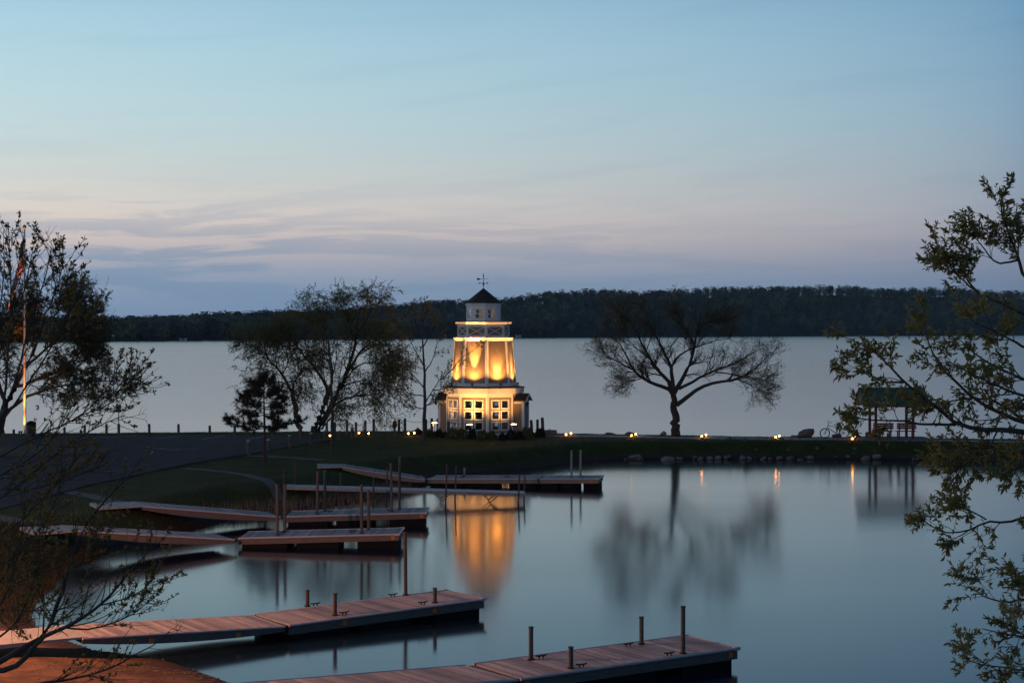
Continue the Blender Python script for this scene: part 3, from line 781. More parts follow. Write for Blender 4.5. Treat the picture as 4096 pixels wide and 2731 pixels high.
# porches on two opposite facets
for k in (2, 6):
    n, t = facet(k); d0, d1, hw, hz, rz = ap - .05, 2.84, .62, 2.22, 2.60
    P3 = lambda d, u, z: n * d + t * u + np.array((0, 0, z))
    pw = MB()
    pw.hexa([P3(d0, -hw, 0), P3(d1, -hw, 0), P3(d1, -hw, hz), P3(d0, -hw, hz)], [P3(d0, -hw + .07, 0), P3(d1, -hw + .07, 0), P3(d1, -hw + .07, hz), P3(d0, -hw + .07, hz)])
    pw.hexa([P3(d0, hw, 0), P3(d1, hw, 0), P3(d1, hw, hz), P3(d0, hw, hz)], [P3(d0, hw - .07, 0), P3(d1, hw - .07, 0), P3(d1, hw - .07, hz), P3(d0, hw - .07, hz)])
    pw.build('porch_wall', M_siding, lh)
    gb_ = MB().add([P3(d1, -hw, 2.1), P3(d1, hw, 2.1), P3(d1, hw, hz), P3(d1, 0, rz - .04), P3(d1, -hw, hz), P3(d1 - .07, -hw, 2.1), P3(d1 - .07, hw, 2.1), P3(d1 - .07, hw, hz), P3(d1 - .07, 0, rz - .04), P3(d1 - .07, -hw, hz)],
                   [(0, 1, 2, 3, 4), (9, 8, 7, 6, 5), (0, 5, 6, 1), (1, 6, 7, 2), (2, 7, 8, 3), (3, 8, 9, 4), (4, 9, 5, 0)])
    gb_.build('porch_gable', M_white, lh)
    dr = MB(); a = [(-.44, .05), (.44, .05), (.44, 2.08), (-.44, 2.08)]
    dr.hexa([P3(d1 - .03, u, v) for u, v in a], [P3(d1 - .08, u, v) for u, v in a]); do = dr.build('door', M_teal, lh)
    for (za, zb_) in ((.2, .95), (1.1, 1.95)):
        for ua in (-.38, .04):
            a = [(ua, za), (ua + .34, za), (ua + .34, zb_), (ua, zb_)]
            MB().hexa([P3(d1 - .012, u, v) for u, v in a], [P3(d1 - .04, u, v) for u, v in a]).build('door_panel', M_teal, do)
    MB().tube([P3(d1 + .02, .34, 1.0), P3(d1 + .06, .34, 1.0), P3(d1 + .06, .24, 1.0)], .012, 6).build('door_handle', M_iron, do)
    for u0, u1 in ((-hw - .012, -hw + .17), (hw - .17, hw + .012)):       # end pilasters
        a = [(u0, 0), (u1, 0), (u1, 2.1), (u0, 2.1)]
        MB().hexa([P3(d1 + .015, *p) for p in a], [P3(d1 - .14, *p) for p in a]).build('porch_pilaster', M_white, lh)
    for sg in (-1, 1):
        MB().hexa([P3(d0, sg * (hw + .012), 2.02), P3(d1, sg * (hw + .012), 2.02), P3(d1, sg * (hw + .012), hz), P3(d0, sg * (hw + .012), hz)],
                  [P3(d0, sg * (hw - .03), 2.02), P3(d1, sg * (hw - .03), 2.02), P3(d1, sg * (hw - .03), hz), P3(d0, sg * (hw - .03), hz)]).build('porch_frieze', M_white, lh)
        MB().hexa([P3(d0, sg * (hw + .16), hz - .05), P3(d1 + .17, sg * (hw + .16), hz - .05), P3(d1 + .17, 0, rz), P3(d0, 0, rz)],
                  [P3(d0, sg * (hw + .16), hz + .02), P3(d1 + .17, sg * (hw + .16), hz + .02), P3(d1 + .17, 0, rz + .07), P3(d0, 0, rz + .07)]).build('porch_roof', M_shingle_dark, lh)
        MB().hexa([P3(d1 + .172, sg * (hw + .17), hz - .10), P3(d1 + .20, sg * (hw + .17), hz - .10), P3(d1 + .20, 0, rz - .06), P3(d1 + .172, 0, rz - .06)],
                  [P3(d1 + .172, sg * (hw + .17), hz + .01), P3(d1 + .20, sg * (hw + .17), hz + .01), P3(d1 + .20, 0, rz + .06), P3(d1 + .172, 0, rz + .06)]).build('barge_board', M_white, lh)
    # carriage lantern on the porch
    c = P3(d1 + .20, -.5 if k == 2 else .5, 1.86)
    ln = MB().lathe([(.0, .0), (.05, .02), (.085, .16), (.10, .18), (.03, .26), (0, .28)], 8, at=tuple(c)).build('porch_lantern', M_iron, lh)
    MB().tube([c + (0, 0, .27), c + (0, 0, .33), P3(d1 + .1, -.5 if k == 2 else .5, 2.22), P3(d1, -.5 if k == 2 else .5, 2.1)], .012, 5).build('lantern_arm', M_iron, ln)

# ------------------------------------------------------------------ lamps: floodlights on the ledge, on the ground, walk lights
WARM = (1.0, .44, .10)
def spot_light(parent, loc, target, power, ang, blend=.6, rad=.04, col=WARM):
    d = bpy.data.lights.new('spot', 'SPOT'); d.energy = power; d.spot_size = radians(ang); d.spot_blend = blend; d.shadow_soft_size = rad; d.color = col
    o = bpy.data.objects.new('spot_beam', d); COL.objects.link(o); o.parent = parent; o.location = loc
    v = np.array(target, float) - np.array(loc, float)
    from mathutils import Vector
    o.rotation_euler = Vector(v).to_track_quat('-Z', 'Y').to_euler(); return o
flood_me = MB().lathe([(.035, -.05), (.05, -.02), (.075, .10), (.08, .12), (.068, .12), (.05, .06)], 10).mesh('flood_head')
def floodlight(name, loc, aim, power, ang, label, group, stand_h=.12, blend=1.0, cat='floodlight', col=WARM):
    from mathutils import Vector
    e = tag(empty(name, loc), label, cat, group)
    v = Vector(np.array(aim, float) - np.array(loc, float)).normalized()
    hd = link('lamp_head', flood_me, M_iron, e, (0, 0, stand_h)); hd.rotation_euler = v.to_track_quat('Z', 'Y').to_euler()
    MB().lathe([(.0, 0), (.064, .001), (.05, .016), (0, .02)], 10, at=(0, 0, .095)).build('lens', M_lens, hd)
    MB().lathe([(.06, -.02), (.06, .012), (.012, .02), (.012, stand_h - .03)], 8).build('bracket', M_iron, e)
    spot_light(e, tuple(Vector((0, 0, stand_h)) + v * .15), np.array(aim) - np.array(loc), power, ang, blend, col=col)
    return e
side_names = {7: 'left of the taupe front', 0: 'below the brightest siding panel', 1: 'below the broad amber glow', 2: 'above the right porch roof', 6: 'above the left porch roof', 3: 'behind the right porch'}
for k, pw_, an_, up_, dd, sp_ in ((7, 2600, 34, 1.8, .32, 420), (0, 10500, 30, 2.4, .40, 470), (1, 1900, 52, 1.9, .40, 520), (2, 2600, 40, 2.0, .34, 420), (6, 2200, 40, 2.0, .34, 300)):
    n, t = facet(k)
    b = LH * (1, 1, 0) + (0, 0, Z0) + n * (2.12 * C22 + dd) + t * (-.05)
    fe = floodlight('floodlight', b + (0, 0, 3.10), b - n * (dd + .1) + (0, 0, 3.10 + up_), pw_, an_,
               'small black floodlight on the lower roof ledge ' + side_names[k], 'floodlights on the lighthouse ledge')
    spot_light(fe, (0, 0, .33), -n * .25 + (0, 0, 2.6), sp_, 150, 1.0)       # spill round the beam
# ground floodlights washing the lower walls and the eaves
for px_, py_, k, pw_, gl in ((1728, 1722, 7, 200, 'glowing ground floodlight among dark shrubs left of the lighthouse'), (2137, 1722, 1, 200, 'glowing ground floodlight beside the leaning posts right of the lighthouse')):
    p = U(px_, py_, Z0); n, t = facet(k)
    e = floodlight('ground_floodlight', np.array((p[0], p[1], gz(p) + .22)), LH + n * ap + (0, 0, 2.6), pw_, 60, gl, None, .12)
    MB().tube([(0, 0, -.25), (0, 0, .02)], .015, 6).build('stake', M_iron, e)
    MB().lathe([(0, 0), (.06, .03), (.085, .1), (.06, .17), (0, .2)], 12, at=(0, -.06, .1)).build('globe', M_bulb, e)
# shallow glowing dish lamps standing in front of the walls
for px_, py_, tz, k, pw_, la in ((1738, 1692, .72, 7, 260, 'shallow glowing dish lamp left of the lighthouse among the rope posts'),
                              (1878, 1699, .72, 0, 720, 'shallow glowing dish lamp before the windows of the brightest wall'),
                              (2055, 1697, .72, 1, 520, 'shallow glowing dish lamp before the right corner of the lighthouse')):
    D_ = 102.2 if k != 7 else 104.0
    p = UD(px_, py_, D_); g = gz(p)
    e = tag(empty('garden_lamp', (p[0], p[1], g)), la, 'lamp', 'garden lamps in front of the lighthouse')
    h = p[2] - g
    MB().tube([(0, 0, 0), (0, 0, h)], .018, 6).build('stem', M_iron, e)
    MB().lathe([(.0, h - .05), (.06, h - .045), (.20, h - .005), (.24, h + .01), (.22, h + .01), (.08, h - .02)], 20).build('dish', M_iron, e)
    MB().lathe([(.10, h - .01), (.18, h + .012), (.13, h + .03), (.0, h + .038)], 16).build('lens', M_lens, e)
    n, t = facet(k)
    spot_light(e, (0, .12, h + .08), LH - np.array((p[0], p[1], g)) + n * (ap - .1) + (0, 0, 2.5), pw_, 95, 1.0, .12)

# ------------------------------------------------------------------ docks
DECK = .50
plank_cache = {}
TONE = ['grey']
def plank_mesh(wid, v):
    key = (round(wid, 2), v, TONE[0])
    if key not in plank_cache:
        me = MB().box(-.068, .068, 0, wid, -.036, 0).mesh('plank')
        tone = (.92, 1.0, 1.1, .82)[v]
        c_ = (.36, .30, .275) if TONE[0] == 'cedar' else (.235, .235, .25)
        me.materials.append(mat('deck_%s_%d' % (TONE[0], v), tuple(x * tone for x in c_), .62, .26, 3.0, .35, stretch=(14, 1.2, 14)))
        plank_cache[key] = me
        t = me.materials[0].node_tree
        if 'plank_tone' not in t.nodes:         # every board weathers to its own tone
            b = t.nodes['Principled BSDF']; src = b.inputs['Base Color'].links[0].from_socket
            oi = t.nodes.new('ShaderNodeObjectInfo'); oi.name = 'plank_tone'
            mr = t.nodes.new('ShaderNodeMapRange'); mr.inputs[3].default_value = .66; mr.inputs[4].default_value = 1.28; t.links.new(oi.outputs['Random'], mr.inputs[0])
            g = t.nodes.new('ShaderNodeNewGeometry'); n2 = t.nodes.new('ShaderNodeTexNoise'); n2.inputs['Scale'].default_value = .9; n2.inputs['Detail'].default_value = 6; t.links.new(g.outputs['Position'], n2.inputs['Vector'])
            m2 = t.nodes.new('ShaderNodeMapRange'); m2.inputs[1].default_value = .3; m2.inputs[2].default_value = .7; m2.inputs[3].default_value = .72; m2.inputs[4].default_value = 1.18; t.links.new(n2.outputs[0], m2.inputs[0])
            vm = t.nodes.new('ShaderNodeVectorMath'); vm.operation = 'SCALE'; t.links.new(src, vm.inputs[0]); t.links.new(math_node('MULTIPLY', mr.outputs[0], m2.outputs[0], tree=t), vm.inputs['Scale']); t.links.new(vm.outputs[0], b.inputs['Base Color'])
    return plank_cache[key]
def planks(e, x0, x1, wid, name='plank', y0=0):
    n = int((x1 - x0) / .145); st = (x1 - x0) / n
    for i in range(n):
        o = link(name, plank_mesh(wid, int(rng.integers(0, 4))), None, e, (x0 + (i + .5) * st, y0, .003 * rng.normal()))
        o.scale = ((st - .013) / .136, 1, 1)
cleat_me = MB().tube([(-.14, 0, .075), (-.08, 0, .062), (.08, 0, .062), (.14, 0, .075)], .018, 6).tube([(-.05, 0, 0), (-.05, 0, .06)], .017, 6).tube([(.05, 0, 0), (.05, 0, .06)], .017, 6).mesh('cleat')
refl_me = MB().box(-.06, .06, -.006, 0, -.06, .06).mesh('reflector')

def to_local(e_loc, rz, p):
    d = np.array(p[:2]) - e_loc[:2]; c, s_ = cos(-rz), sin(-rz); return np.array((d[0] * c - d[1] * s_, d[0] * s_ + d[1] * c))

def dock(label, a, b, wid, posts, cleats=(), refl=(), joint=None, beam=M_wood_beam, pm=M_post_wood, beam_h=.24, cap_end=True, float_to=0.13, posts_r=.056, fl=None, zz=(.5, .5)):
    # the ramp weighs the inner end down, so the outer end rides a little higher
    A, B = U(*a, zz[0]), U(*b, zz[1]); d = B - A; Ln = float(np.linalg.norm(d)); rz = math.atan2(d[1], d[0]); pit = math.asin(d[2] / Ln)
    zat = lambda x: zz[0] + (zz[1] - zz[0]) * min(max((x - a[0]) / (b[0] - a[0]), 0), 1)
    e = tag(empty('floating_dock', tuple(A), (0, -pit, rz)), label, 'dock', 'floating docks in the harbour')
    spans = [(0, Ln)] if joint is None else [(0, Ln * joint - .05), (Ln * joint + .05, Ln)]
    for x0, x1 in spans:
        planks(e, x0 + .02, x1 - .02, wid - .10, y0=.05)
        MB().box(x0, x1, 0, .045, -beam_h, -.012).build('side_beam', beam, e)
        MB().box(x0, x1, wid - .045, wid, -beam_h, -.012).build('side_beam', beam, e)
        for y in (-.012, wid + .012):
            MB().tube([(x0, y, -.022), (x1, y, -.022)], .032, 8).build('rub_rail', M_rail, e)
        for xe in (x0 + .001, x1 - .046):
            MB().box(xe, xe + .045, .046, wid - .046, -beam_h, -.04).build('end_beam', beam, e)
        L_ = x1 - x0
        for f0, f1 in (fl or ((.02, .30), (.36, .62), (.74, .985))):
            MB().box(x0 + L_ * f0, x0 + L_ * f1, .10, wid - .10, -DECK - float_to, -beam_h - .004).build('float', M_float, e)
    if joint is not None: MB().box(Ln * joint - .06, Ln * joint + .06, -.03, .06, -beam_h - .02, -.05).build('joint_plate', M_iron, e)
    MB().tube([(Ln + .015, -.012, -.022), (Ln + .015, wid + .012, -.022)], .032, 8).build('rub_rail', M_rail, e)
    for y in (0, wid): MB().box(Ln - .12, Ln + .05, y - .05, y + .05, -.055, .016).build('corner_cap', M_rail, e)
    for (bx, by, ty) in posts:
        p = U(bx, by, zat(bx)); l = to_local(A, rz, p); h = (by - ty) / F * p[1]
        lean = float(.012 * rng.normal())
        po = MB().tube([(0, 0, -DECK - 1.6), (0, 0, 0), (lean * h, 0, h)], posts_r, 10).build('mooring_post', pm, e, False, (l[0], l[1], 0)); po.rotation_euler = (0, pit, 0)
        MB().lathe([(posts_r + .012, h - .03), (posts_r + .012, h), (.0, h + .012)], 10, at=(lean * h, 0, 0)).build('post_cap', pm, po)
        MB().lathe([(posts_r + .03, -.004), (posts_r + .03, .03), (posts_r + .004, .031)], 10, at=(l[0], l[1], 0)).build('post_sleeve', M_iron, e)
    for (x, y) in cleats:
        l = to_local(A, rz, U(x, y, zat(x) + .03)); link('cleat', cleat_me, M_iron, e, (l[0], l[1], .004))
    for f_ in refl: link('reflector', refl_me, M_orange, e, (Ln * f_, -.004, -beam_h * .55))
    return e, A, rz, Ln

def gangway(label, hinge, land, zl, wid, apron=None, bow=.14, beam=M_wood_beam, refl=(), planked=True, zh=.49):
    """hinge pixel at deck height, land pixel at height zl; near edge of the ramp"""
    A = U(*hinge, zh); B = U(*land, zl) if not isinstance(land, np.ndarray) else land
    d = B - A; Lh = math.hypot(d[0], d[1]); rz = math.atan2(d[1], d[0]); pit = math.atan2(B[2] - A[2], Lh); Ln = math.hypot(Lh, B[2] - A[2])
    e = tag(empty('gangway', tuple(A), (0, -pit, rz)), label, 'gangway', 'gangways from the shore to the docks')
    w = -wid if d[0] < 0 else wid        # the deck lies on the far side of its near edge
    x0 = .06
    n = int((Ln - x0) / .145); st = (Ln - x0) / n; me_ = [plank_mesh(wid - .1, v) for v in range(4)]
    for i in range(n):
        o = link('plank', me_[int(rng.integers(0, 4))], None, e, (x0 + (i + .5) * st, .05 if w > 0 else w + .05, .003 * rng.normal())); o.scale = ((st - .013) / .136, 1, 1)
    for y in (0, w - math.copysign(.045, w)):
        ya, yb = sorted((y, y + math.copysign(.045, w))); mb = MB(); m_ = 8
        for i in range(m_):
            a, b = x0 + (Ln - x0) * i / m_, x0 + (Ln - x0) * (i + 1) / m_
            da, db = .14 + bow * sin(pi * i / m_) ** .8, .14 + bow * sin(pi * (i + 1) / m_) ** .8
            mb.hexa([(a, ya, -da), (b, ya, -db), (b, ya, -.012), (a, ya, -.012)], [(a, yb, -da), (b, yb, -db), (b, yb, -.012), (a, yb, -.012)])
        mb.build('side_beam', beam, e)
    for y in (math.copysign(.012, -w), w + math.copysign(.012, w)):
        MB().tube([(x0, y, -.022), (Ln, y, -.022)], .03, 8).build('rub_rail', M_rail, e)
    for x in np.linspace(x0 + .1, Ln - .1, 5):
        ya, yb = sorted((math.copysign(.05, w), w - math.copysign(.05, w))); MB().box(x, x + .05, ya, yb, -.16, -.04).build('cross_joist', beam, e)
    ya, yb = sorted((math.copysign(.1, w), w - math.copysign(.1, w))); MB().tube([(.0, ya, -.05), (.0, yb, -.05)], .045, 8).build('hinge_pin', M_iron, e)
    for y in (ya, yb): MB().box(-.07, .07, y - .03, y + .03, -.1, -.01).build('hinge_plate', M_iron, e)
    for f_ in refl: link('reflector', refl_me, M_orange, e, (Ln * f_, -.004 if w > 0 else .004, -.16))
    if apron:
        ext = float(apron)
        ya, yb = sorted((math.copysign(.06, w), w - math.copysign(.06, w)))
        zt_ = -math.tan(pit) * ext
        MB().hexa([(Ln - .15, ya, -.03), (Ln + ext, ya, zt_ - .08), (Ln + ext, yb, zt_ - .08), (Ln - .15, yb, -.03)],
                  [(Ln - .15, ya, .012), (Ln + ext, ya, zt_ + .03), (Ln + ext, yb, zt_ + .03), (Ln - .15, yb, .012)]).build('apron_plate', mat('apron', (.30, .29, .29), .6, .15, 6), e)
    return e

dock('weathered floating dock with two pale steel posts, farthest out under the breakwater', (1710, 1913), (2393, 1913), 1.75,
     [(2286, 1910, 1802), (2322, 1899, 1799), (1858, 1902, 1870)], [(2030, 1908), (1850, 1908)], (.96,), joint=.655, zz=(.38, .52), pm=M_steel_grey, posts_r=.052, beam=mat('beam_tan', (.24, .19, .15), .75, .25, 4, .3, stretch=(1, 9, 9)))
gangway('sloping plank gangway from the lawn to the dock with pale steel posts', (1705, 1918), (1371, 1866), 1.03, 1.75, 1.2, beam=MATS['beam_tan'], zh=.36)
dock('weathered floating dock with four wooden posts beside the dry reeds', (1139, 2064), (1703, 2049), 1.85,
     [(1268, 2053, 1884), (1300, 2043, 1879), (1567, 2044, 1852), (1598, 2034, 1826)], [(1560, 2040), (1320, 2046)], (.97,), zz=(.37, .52))
gangway('plank gangway leading over the bank to the dock by the dry reeds', (1128, 2066), (571, 2023), 1.03, 1.85, 1.6, zh=.36)
dock('weathered floating dock with four wooden posts and dark red side beams', (953, 2150), (1594, 2134), 1.8,
     [(1110, 2138, 1937), (1139, 2124, 1937), (1447, 2131, 1938), (1475, 2117, 1960)], [(1130, 2128), (1410, 2125)], (.965,), zz=(.36, .52))
gangway('plank gangway with copper hinge plate running to the dock with dark red beams', (945, 2156), (311, 2121), 1.03, 1.8, 1.4, zh=.36)
TONE[0] = 'cedar'
M_beam_dk = mat('beam_dark', (.105, .095, .095), .7, .3, 4, .3, stretch=(1, 9, 9))
dock('pinkish plank dock with one tall rusty pipe and three short pipes', (1155, 2497), (1936, 2392), 1.83,
     [(1230, 2426, 2360), (1340, 2461, 2371), (1623, 2381, 2129), (1740, 2410, 2350)], [(1262, 2420), (1378, 2453), (1572, 2383), (1691, 2413)], (.27, .73), zz=(.38, .46), beam=M_beam_dk, pm=M_rust, posts_r=.052, beam_h=.26)
gangway('long pinkish plank gangway rising from the dock with rusty pipes to the red sand', (1148, 2501), (330, 2549), .60, 1.83, 2.4, zh=.37, beam=M_beam_dk, refl=(.25, .68), bow=.11)
dock('pinkish plank dock with four capped pipes reaching farthest from the beach', (2081, 2711), (2950, 2588), 1.83,
     [(2124, 2638, 2505), (2284, 2672, 2584), (2566, 2576, 2465), (2732, 2612, 2422)], [(2165, 2628), (2326, 2662), (2513, 2580), (2677, 2616)], (.03, .965), zz=(.44, .46), beam=M_beam_dk, pm=M_steel, posts_r=.052, beam_h=.26)
g6 = U(2078, 2713, .43); gd = nrm((U(1173, 2731, .75) - U(1896, 2671, DECK))[None])[0]
gangway('pinkish plank gangway leaving the frame toward the beach from the dock with capped pipes', (2078, 2713), g6 + np.array((gd[0] * 7.0, gd[1] * 7.0, .4)), 0, 1.83, 1.5, zh=.43, beam=M_beam_dk, bow=.11)

# narrow roll-in dock on wheels
A = U(1131, 1947, .78); B = U(2104, 1974, .42)
d = B - A; rz = math.atan2(d[1], d[0]); Lh = math.hypot(d[0], d[1]); pit = math.atan2(d[2], Lh); Ln = math.hypot(Lh, d[2]); wid = 1.25
e = tag(empty('roll_in_dock', tuple(A), (0, -pit, rz)), 'narrow pale roll-in dock on thin pole legs with wheel struts', 'dock')
M_alu = mat('pale_deck', (.42, .42, .44), .5, .12, 3, .1)
npan = 9; pm_ = MB().box(0, Ln / npan - .012, .03, wid - .03, -.03, 0).mesh('deck_panel'); pm_.materials.append(M_alu)
for i in range(npan): link('deck_panel', pm_, None, e, (i * Ln / npan + .006, 0, .002 * rng.normal()))
for y in (0, wid - .03): MB().box(0, Ln, y, y + .03, -.11, .006).build('side_rail', M_steel_grey, e)
for (px_, pyt, near) in ((1115, 1876, 0), (1164, 1862, 1), (1349, 1900, 1), (1491, 1912, 0), (1538, 1878, 1), (1782, 1855, 0), (1818, 1869, 1), (2074, 1896, 0), (2111, 1913, 1)):
    f_ = np.clip((px_ - 1131) / (2104 - 1131), .004, .996); x = Ln * f_ + (.05 if near else 0); D_ = A[1] + d[1] * f_
    top = UD(px_, pyt, D_)[2]; zl = A[2] + d[2] * f_
    MB().tube([(x, wid + .03 if near else -.03, -zl - .9), (x + .01, wid + .03 if near else -.03, top - zl)], .035, 8).build('pole_leg', M_rust, e)
for f_ in (.62, .955 * .86):
    for sg in (0, wid):
        x = Ln * f_
        st_ = MB().tube([(x, sg, -.1), (x + .35, sg, -.42), (x + .10, sg, -.75)], .025, 6).build('wheel_strut', M_steel, e)
        MB().tube([(x + .7, sg, -.1), (x + .35, sg, -.42)], .025, 6).build('wheel_strut', M_steel, e)

# ------------------------------------------------------------------ posts, ropes, signs
post_me = {}
def bollard(px_, pyb, pyt, r_=.085, label=None, group=None, m=M_post_wood, lean=0.0, cap=None):
    p = U(px_, pyb, Z0); g = gz(p); h = (pyb - pyt) / F * p[1]
    if cap is None:
        mb = MB().lathe([(r_ * 1.02, -.25), (r_, .1), (r_ * .96, h - .07), (r_ * .8, h - .02), (r_ * .4, h)], 12)
        o = mb.build('bollard_post', m, None, False, (p[0], p[1], g))
    else:
        o = empty('bollard_post', (p[0], p[1], g))
        MB().lathe([(r_ * 1.02, -.25), (r_, .1), (r_ * .97, h - .09)], 12).build('shaft', m, o)
        MB().lathe([(r_ * 1.0, h - .09), (r_ * .98, h - .05), (r_ * .75, h - .015), (r_ * .3, h)], 12).build('cap', cap, o)
    o.rotation_euler = (0, lean, .3 * rng.random())
    tag(o, label, 'post', group); return np.array((p[0], p[1], g + h))
LOT = ('plain wooden post along the far edge of the parking lot', 'posts along the far edge of the parking lot')
for a in ((55, 1741, 1711), (193, 1741, 1712), (258, 1741, 1703), (339, 1736, 1693), (426, 1735, 1690), (597, 1733, 1693), (714, 1736, 1693), (839, 1736, 1697), (939, 1742, 1700), (1202, 1741, 1700)):
    bollard(*a, label={426: 'wooden post next to the tall notice sign by the lot', 55: 'wooden post left of the flagpole foot', 939: 'wooden post behind the low sweep of the pine branches', 1202: 'wooden post beside the smaller leaning willow trunk'}.get(a[0], LOT[0]), group=LOT[1])
M_cap = mat('post_cap_pale', (.34, .33, .34), .6, .15, 8)
CH = ('white-capped wooden bollard of the rope fence between lawn and lot', 'capped bollards along the lawn edge')
fence1 = [bollard(*a, r_=.10, label={993: 'white-capped bollard at the corner of lot and footpath left of the pine', 1073: 'white-capped bollard just behind the pine trunk', 1301: 'white-capped bollard beside the slender tree trunk and its lawn light', 1460: 'white-capped bollard ending the rope fence beneath two tall posts'}.get(a[0], CH[0]), group=CH[1], cap=M_cap) for a in ((993, 1815, 1754), (1073, 1801, 1753), (1159, 1787, 1735), (1244, 1774, 1727), (1301, 1762, 1715), (1358, 1755, 1717), (1409, 1749, 1706), (1460, 1744, 1707))]
RP = ('tall bare wooden post of the rope fence left of the lighthouse', 'rope fence posts left of the lighthouse')
fence2 = [bollard(*a, r_=.09, label=RP[0], group=RP[1]) for a in ((1307, 1732, 1685), (1339, 1732, 1685), (1388, 1736, 1675), (1424, 1736, 1685), (1461, 1738, 1677), (1495, 1733, 1671), (1596, 1730, 1675), (1620, 1733, 1672), (1704, 1728, 1674), (1727, 1727, 1670), (1751, 1727, 1670))]
FR = ('wooden rope fence post standing in front of the lighthouse wall', 'posts in front of the lighthouse wall')
fence3 = [bollard(*a, r_=.09, label=FR[0], group=FR[1]) for a in ((1793, 1745, 1680), (1962, 1745, 1683))]
bollard(2128, 1735, 1675, r_=.10, lean=-.06, label='leaning dark wooden post nearest the right porch of the lighthouse', group=None)
bollard(2150, 1732, 1673, r_=.09, label='straight dark wooden post between two leaning ones right of the lighthouse')
bollard(2172, 1731, 1666, r_=.11, lean=-.05, label='thick leaning wooden post beside the stone planter')
M_rope = mat('rope', (.16, .14, .12), .9, .2, 30)
def rope(a, b, sag, lab, grp):
    pts = [a + (b - a) * t + np.array((0, 0, -.09 - sag * 4 * t * (1 - t))) for t in np.linspace(0, 1, 9)]
    o = np.array(pts[0]); tag(MB().tube([p - o for p in pts], .013, 5).build('rope', M_rope, None, True, tuple(o)), lab, 'rope', grp)
for a, b in zip(fence1[:-1], fence1[1:]): rope(a, b, .22, 'thin rope sagging between white-capped bollards along the lawn', 'ropes of the lawn edge fence')
for i, j in ((1, 2), (2, 3), (3, 4), (4, 5), (5, 6), (6, 7), (7, 8), (8, 9), (9, 10)): rope(fence2[i], fence2[j], .14, 'thin rope sagging between tall bare posts left of the lighthouse', 'ropes of the lighthouse fence')
rope(fence3[0], fence3[1], .10, 'thin rope stretched across the front of the lighthouse wall', None)

# sign on a post at the edge of the lot
p = U(475, 1736, Z0); e = tag(empty('notice_sign', (p[0], p[1], gz(p))), 'tall notice sign on a thin post at the lake edge of the lot', 'sign')
MB().lathe([(.09, -.2), (.09, .68), (.05, .72)], 10).build('base_post', M_post_wood, e)
MB().tube([(0, 0, .7), (0, 0, 1.55)], .032, 8).build('pole', M_steel, e)
pl = MB().box(-.14, .14, -.02, .02, 1.45, 1.92).build('sign_panel', mat('sign_face', (.10, .10, .13), .5, .35, 9), e)
MB().box(-.11, .11, -.026, -.021, 1.62, 1.88).build('sign_print', mat('sign_print', (.26, .20, .24), .5, .5, 14), pl)
# statue-like carved post near the lighthouse
p = U(1579, 1743, Z0); e = tag(empty('carved_post', (p[0], p[1], gz(p))), 'short post with a rounded dark carved top on the lawn', 'post')
MB().lathe([(.07, -.2), (.07, .5), (.06, .52)], 10).build('shaft', M_post_wood, e)
MB().lathe([(.05, .5), (.13, .62), (.16, .78), (.11, .95), (.04, 1.03), (.0, 1.05)], 12).build('carved_top', mat('carved', (.05, .04, .035), .8, .3, 10, .4), e)

# ------------------------------------------------------------------ flagpole
p = U(100, 1736, Z0); FP = np.array((p[0], p[1], gz(p))); Dp = p[1]
topz = UD(97, 915, Dp)[2]
fp = tag(empty('flagpole', tuple(FP)), 'tall pale flagpole lit orange from below at the edge of the lot', 'flagpole')
hp = topz - FP[2]
MB().tube([(0, 0, -.2), (0, 0, hp * .5), (0, 0, hp)], [.085, .07, .045], 20).build('pole', mat('pole_metal', (.55, .54, .52), .5, .08, 5), fp)
MB().lathe([(.0, hp - .02), (.09, hp + .03), (.13, hp + .12), (.09, hp + .22), (0, hp + .26)], 14).build('ball_finial', mat('gilt', (.45, .26, .08), .35, .2, 6, metal=.6), fp, True)
MB().lathe([(.3, -.1), (.3, .08), (.12, .12)], 14).build('footing', M_concrete, fp)
MB().tube([(-.1, -.05, 1.2), (-.11, -.05, hp * .98)], .009, 4).build('halyard', M_rope, fp)
# limp flag hanging in folds: stripes and canton are separate cloth faces
def flag():
    hoist, fly = 2.4, 4.3
    zt_ = hp - .35; NU, NV = 40, 26
    vs = np.empty((NV + 1, NU + 1, 3))
    for j in range(NV + 1):
        v = j / NV
        for i in range(NU + 1):
            u = i / NU
            x = -.06 - .95 * (1 - math.exp(-2.2 * u)) * (.35 + .75 * v) - .08 * u
            y = .16 * sin(u * 17 + v * 2.2) * (1 - .4 * v) * min(1, u * 6)
            z = zt_ - v * hoist - u ** 1.15 * fly * .78 * (1 - .28 * v)
            vs[j, i] = (x, y, z)
    V = vs.reshape(-1, 3)
    def cells(cond):
        return [(j * (NU + 1) + i, j * (NU + 1) + i + 1, (j + 1) * (NU + 1) + i + 1, (j + 1) * (NU + 1) + i) for j in range(NV) for i in range(NU) if cond(i, j)]
    can = lambda i, j: i < 16 and j < 14
    e = tag(empty('flag', tuple(FP)), 'limp flag with red and white stripes and blue corner drooping from its pole', 'flag')
    cloth = lambda nm, c: mat(nm, c, .8, .12, 6)
    for nm, cond, c in (('canton', can, cloth('flag_blue', (.02, .035, .12))), ('red_stripes', lambda i, j: not can(i, j) and (j // 2) % 2 == 0, cloth('flag_red', (.42, .03, .03))), ('white_stripes', lambda i, j: not can(i, j) and (j // 2) % 2 == 1, cloth('flag_white', (.62, .58, .56)))):
        o = MB().add(V, cells(cond)).build(nm, c, e, True); sm_ = o.modifiers.new('thick', 'SOLIDIFY'); sm_.thickness = .006
flag()
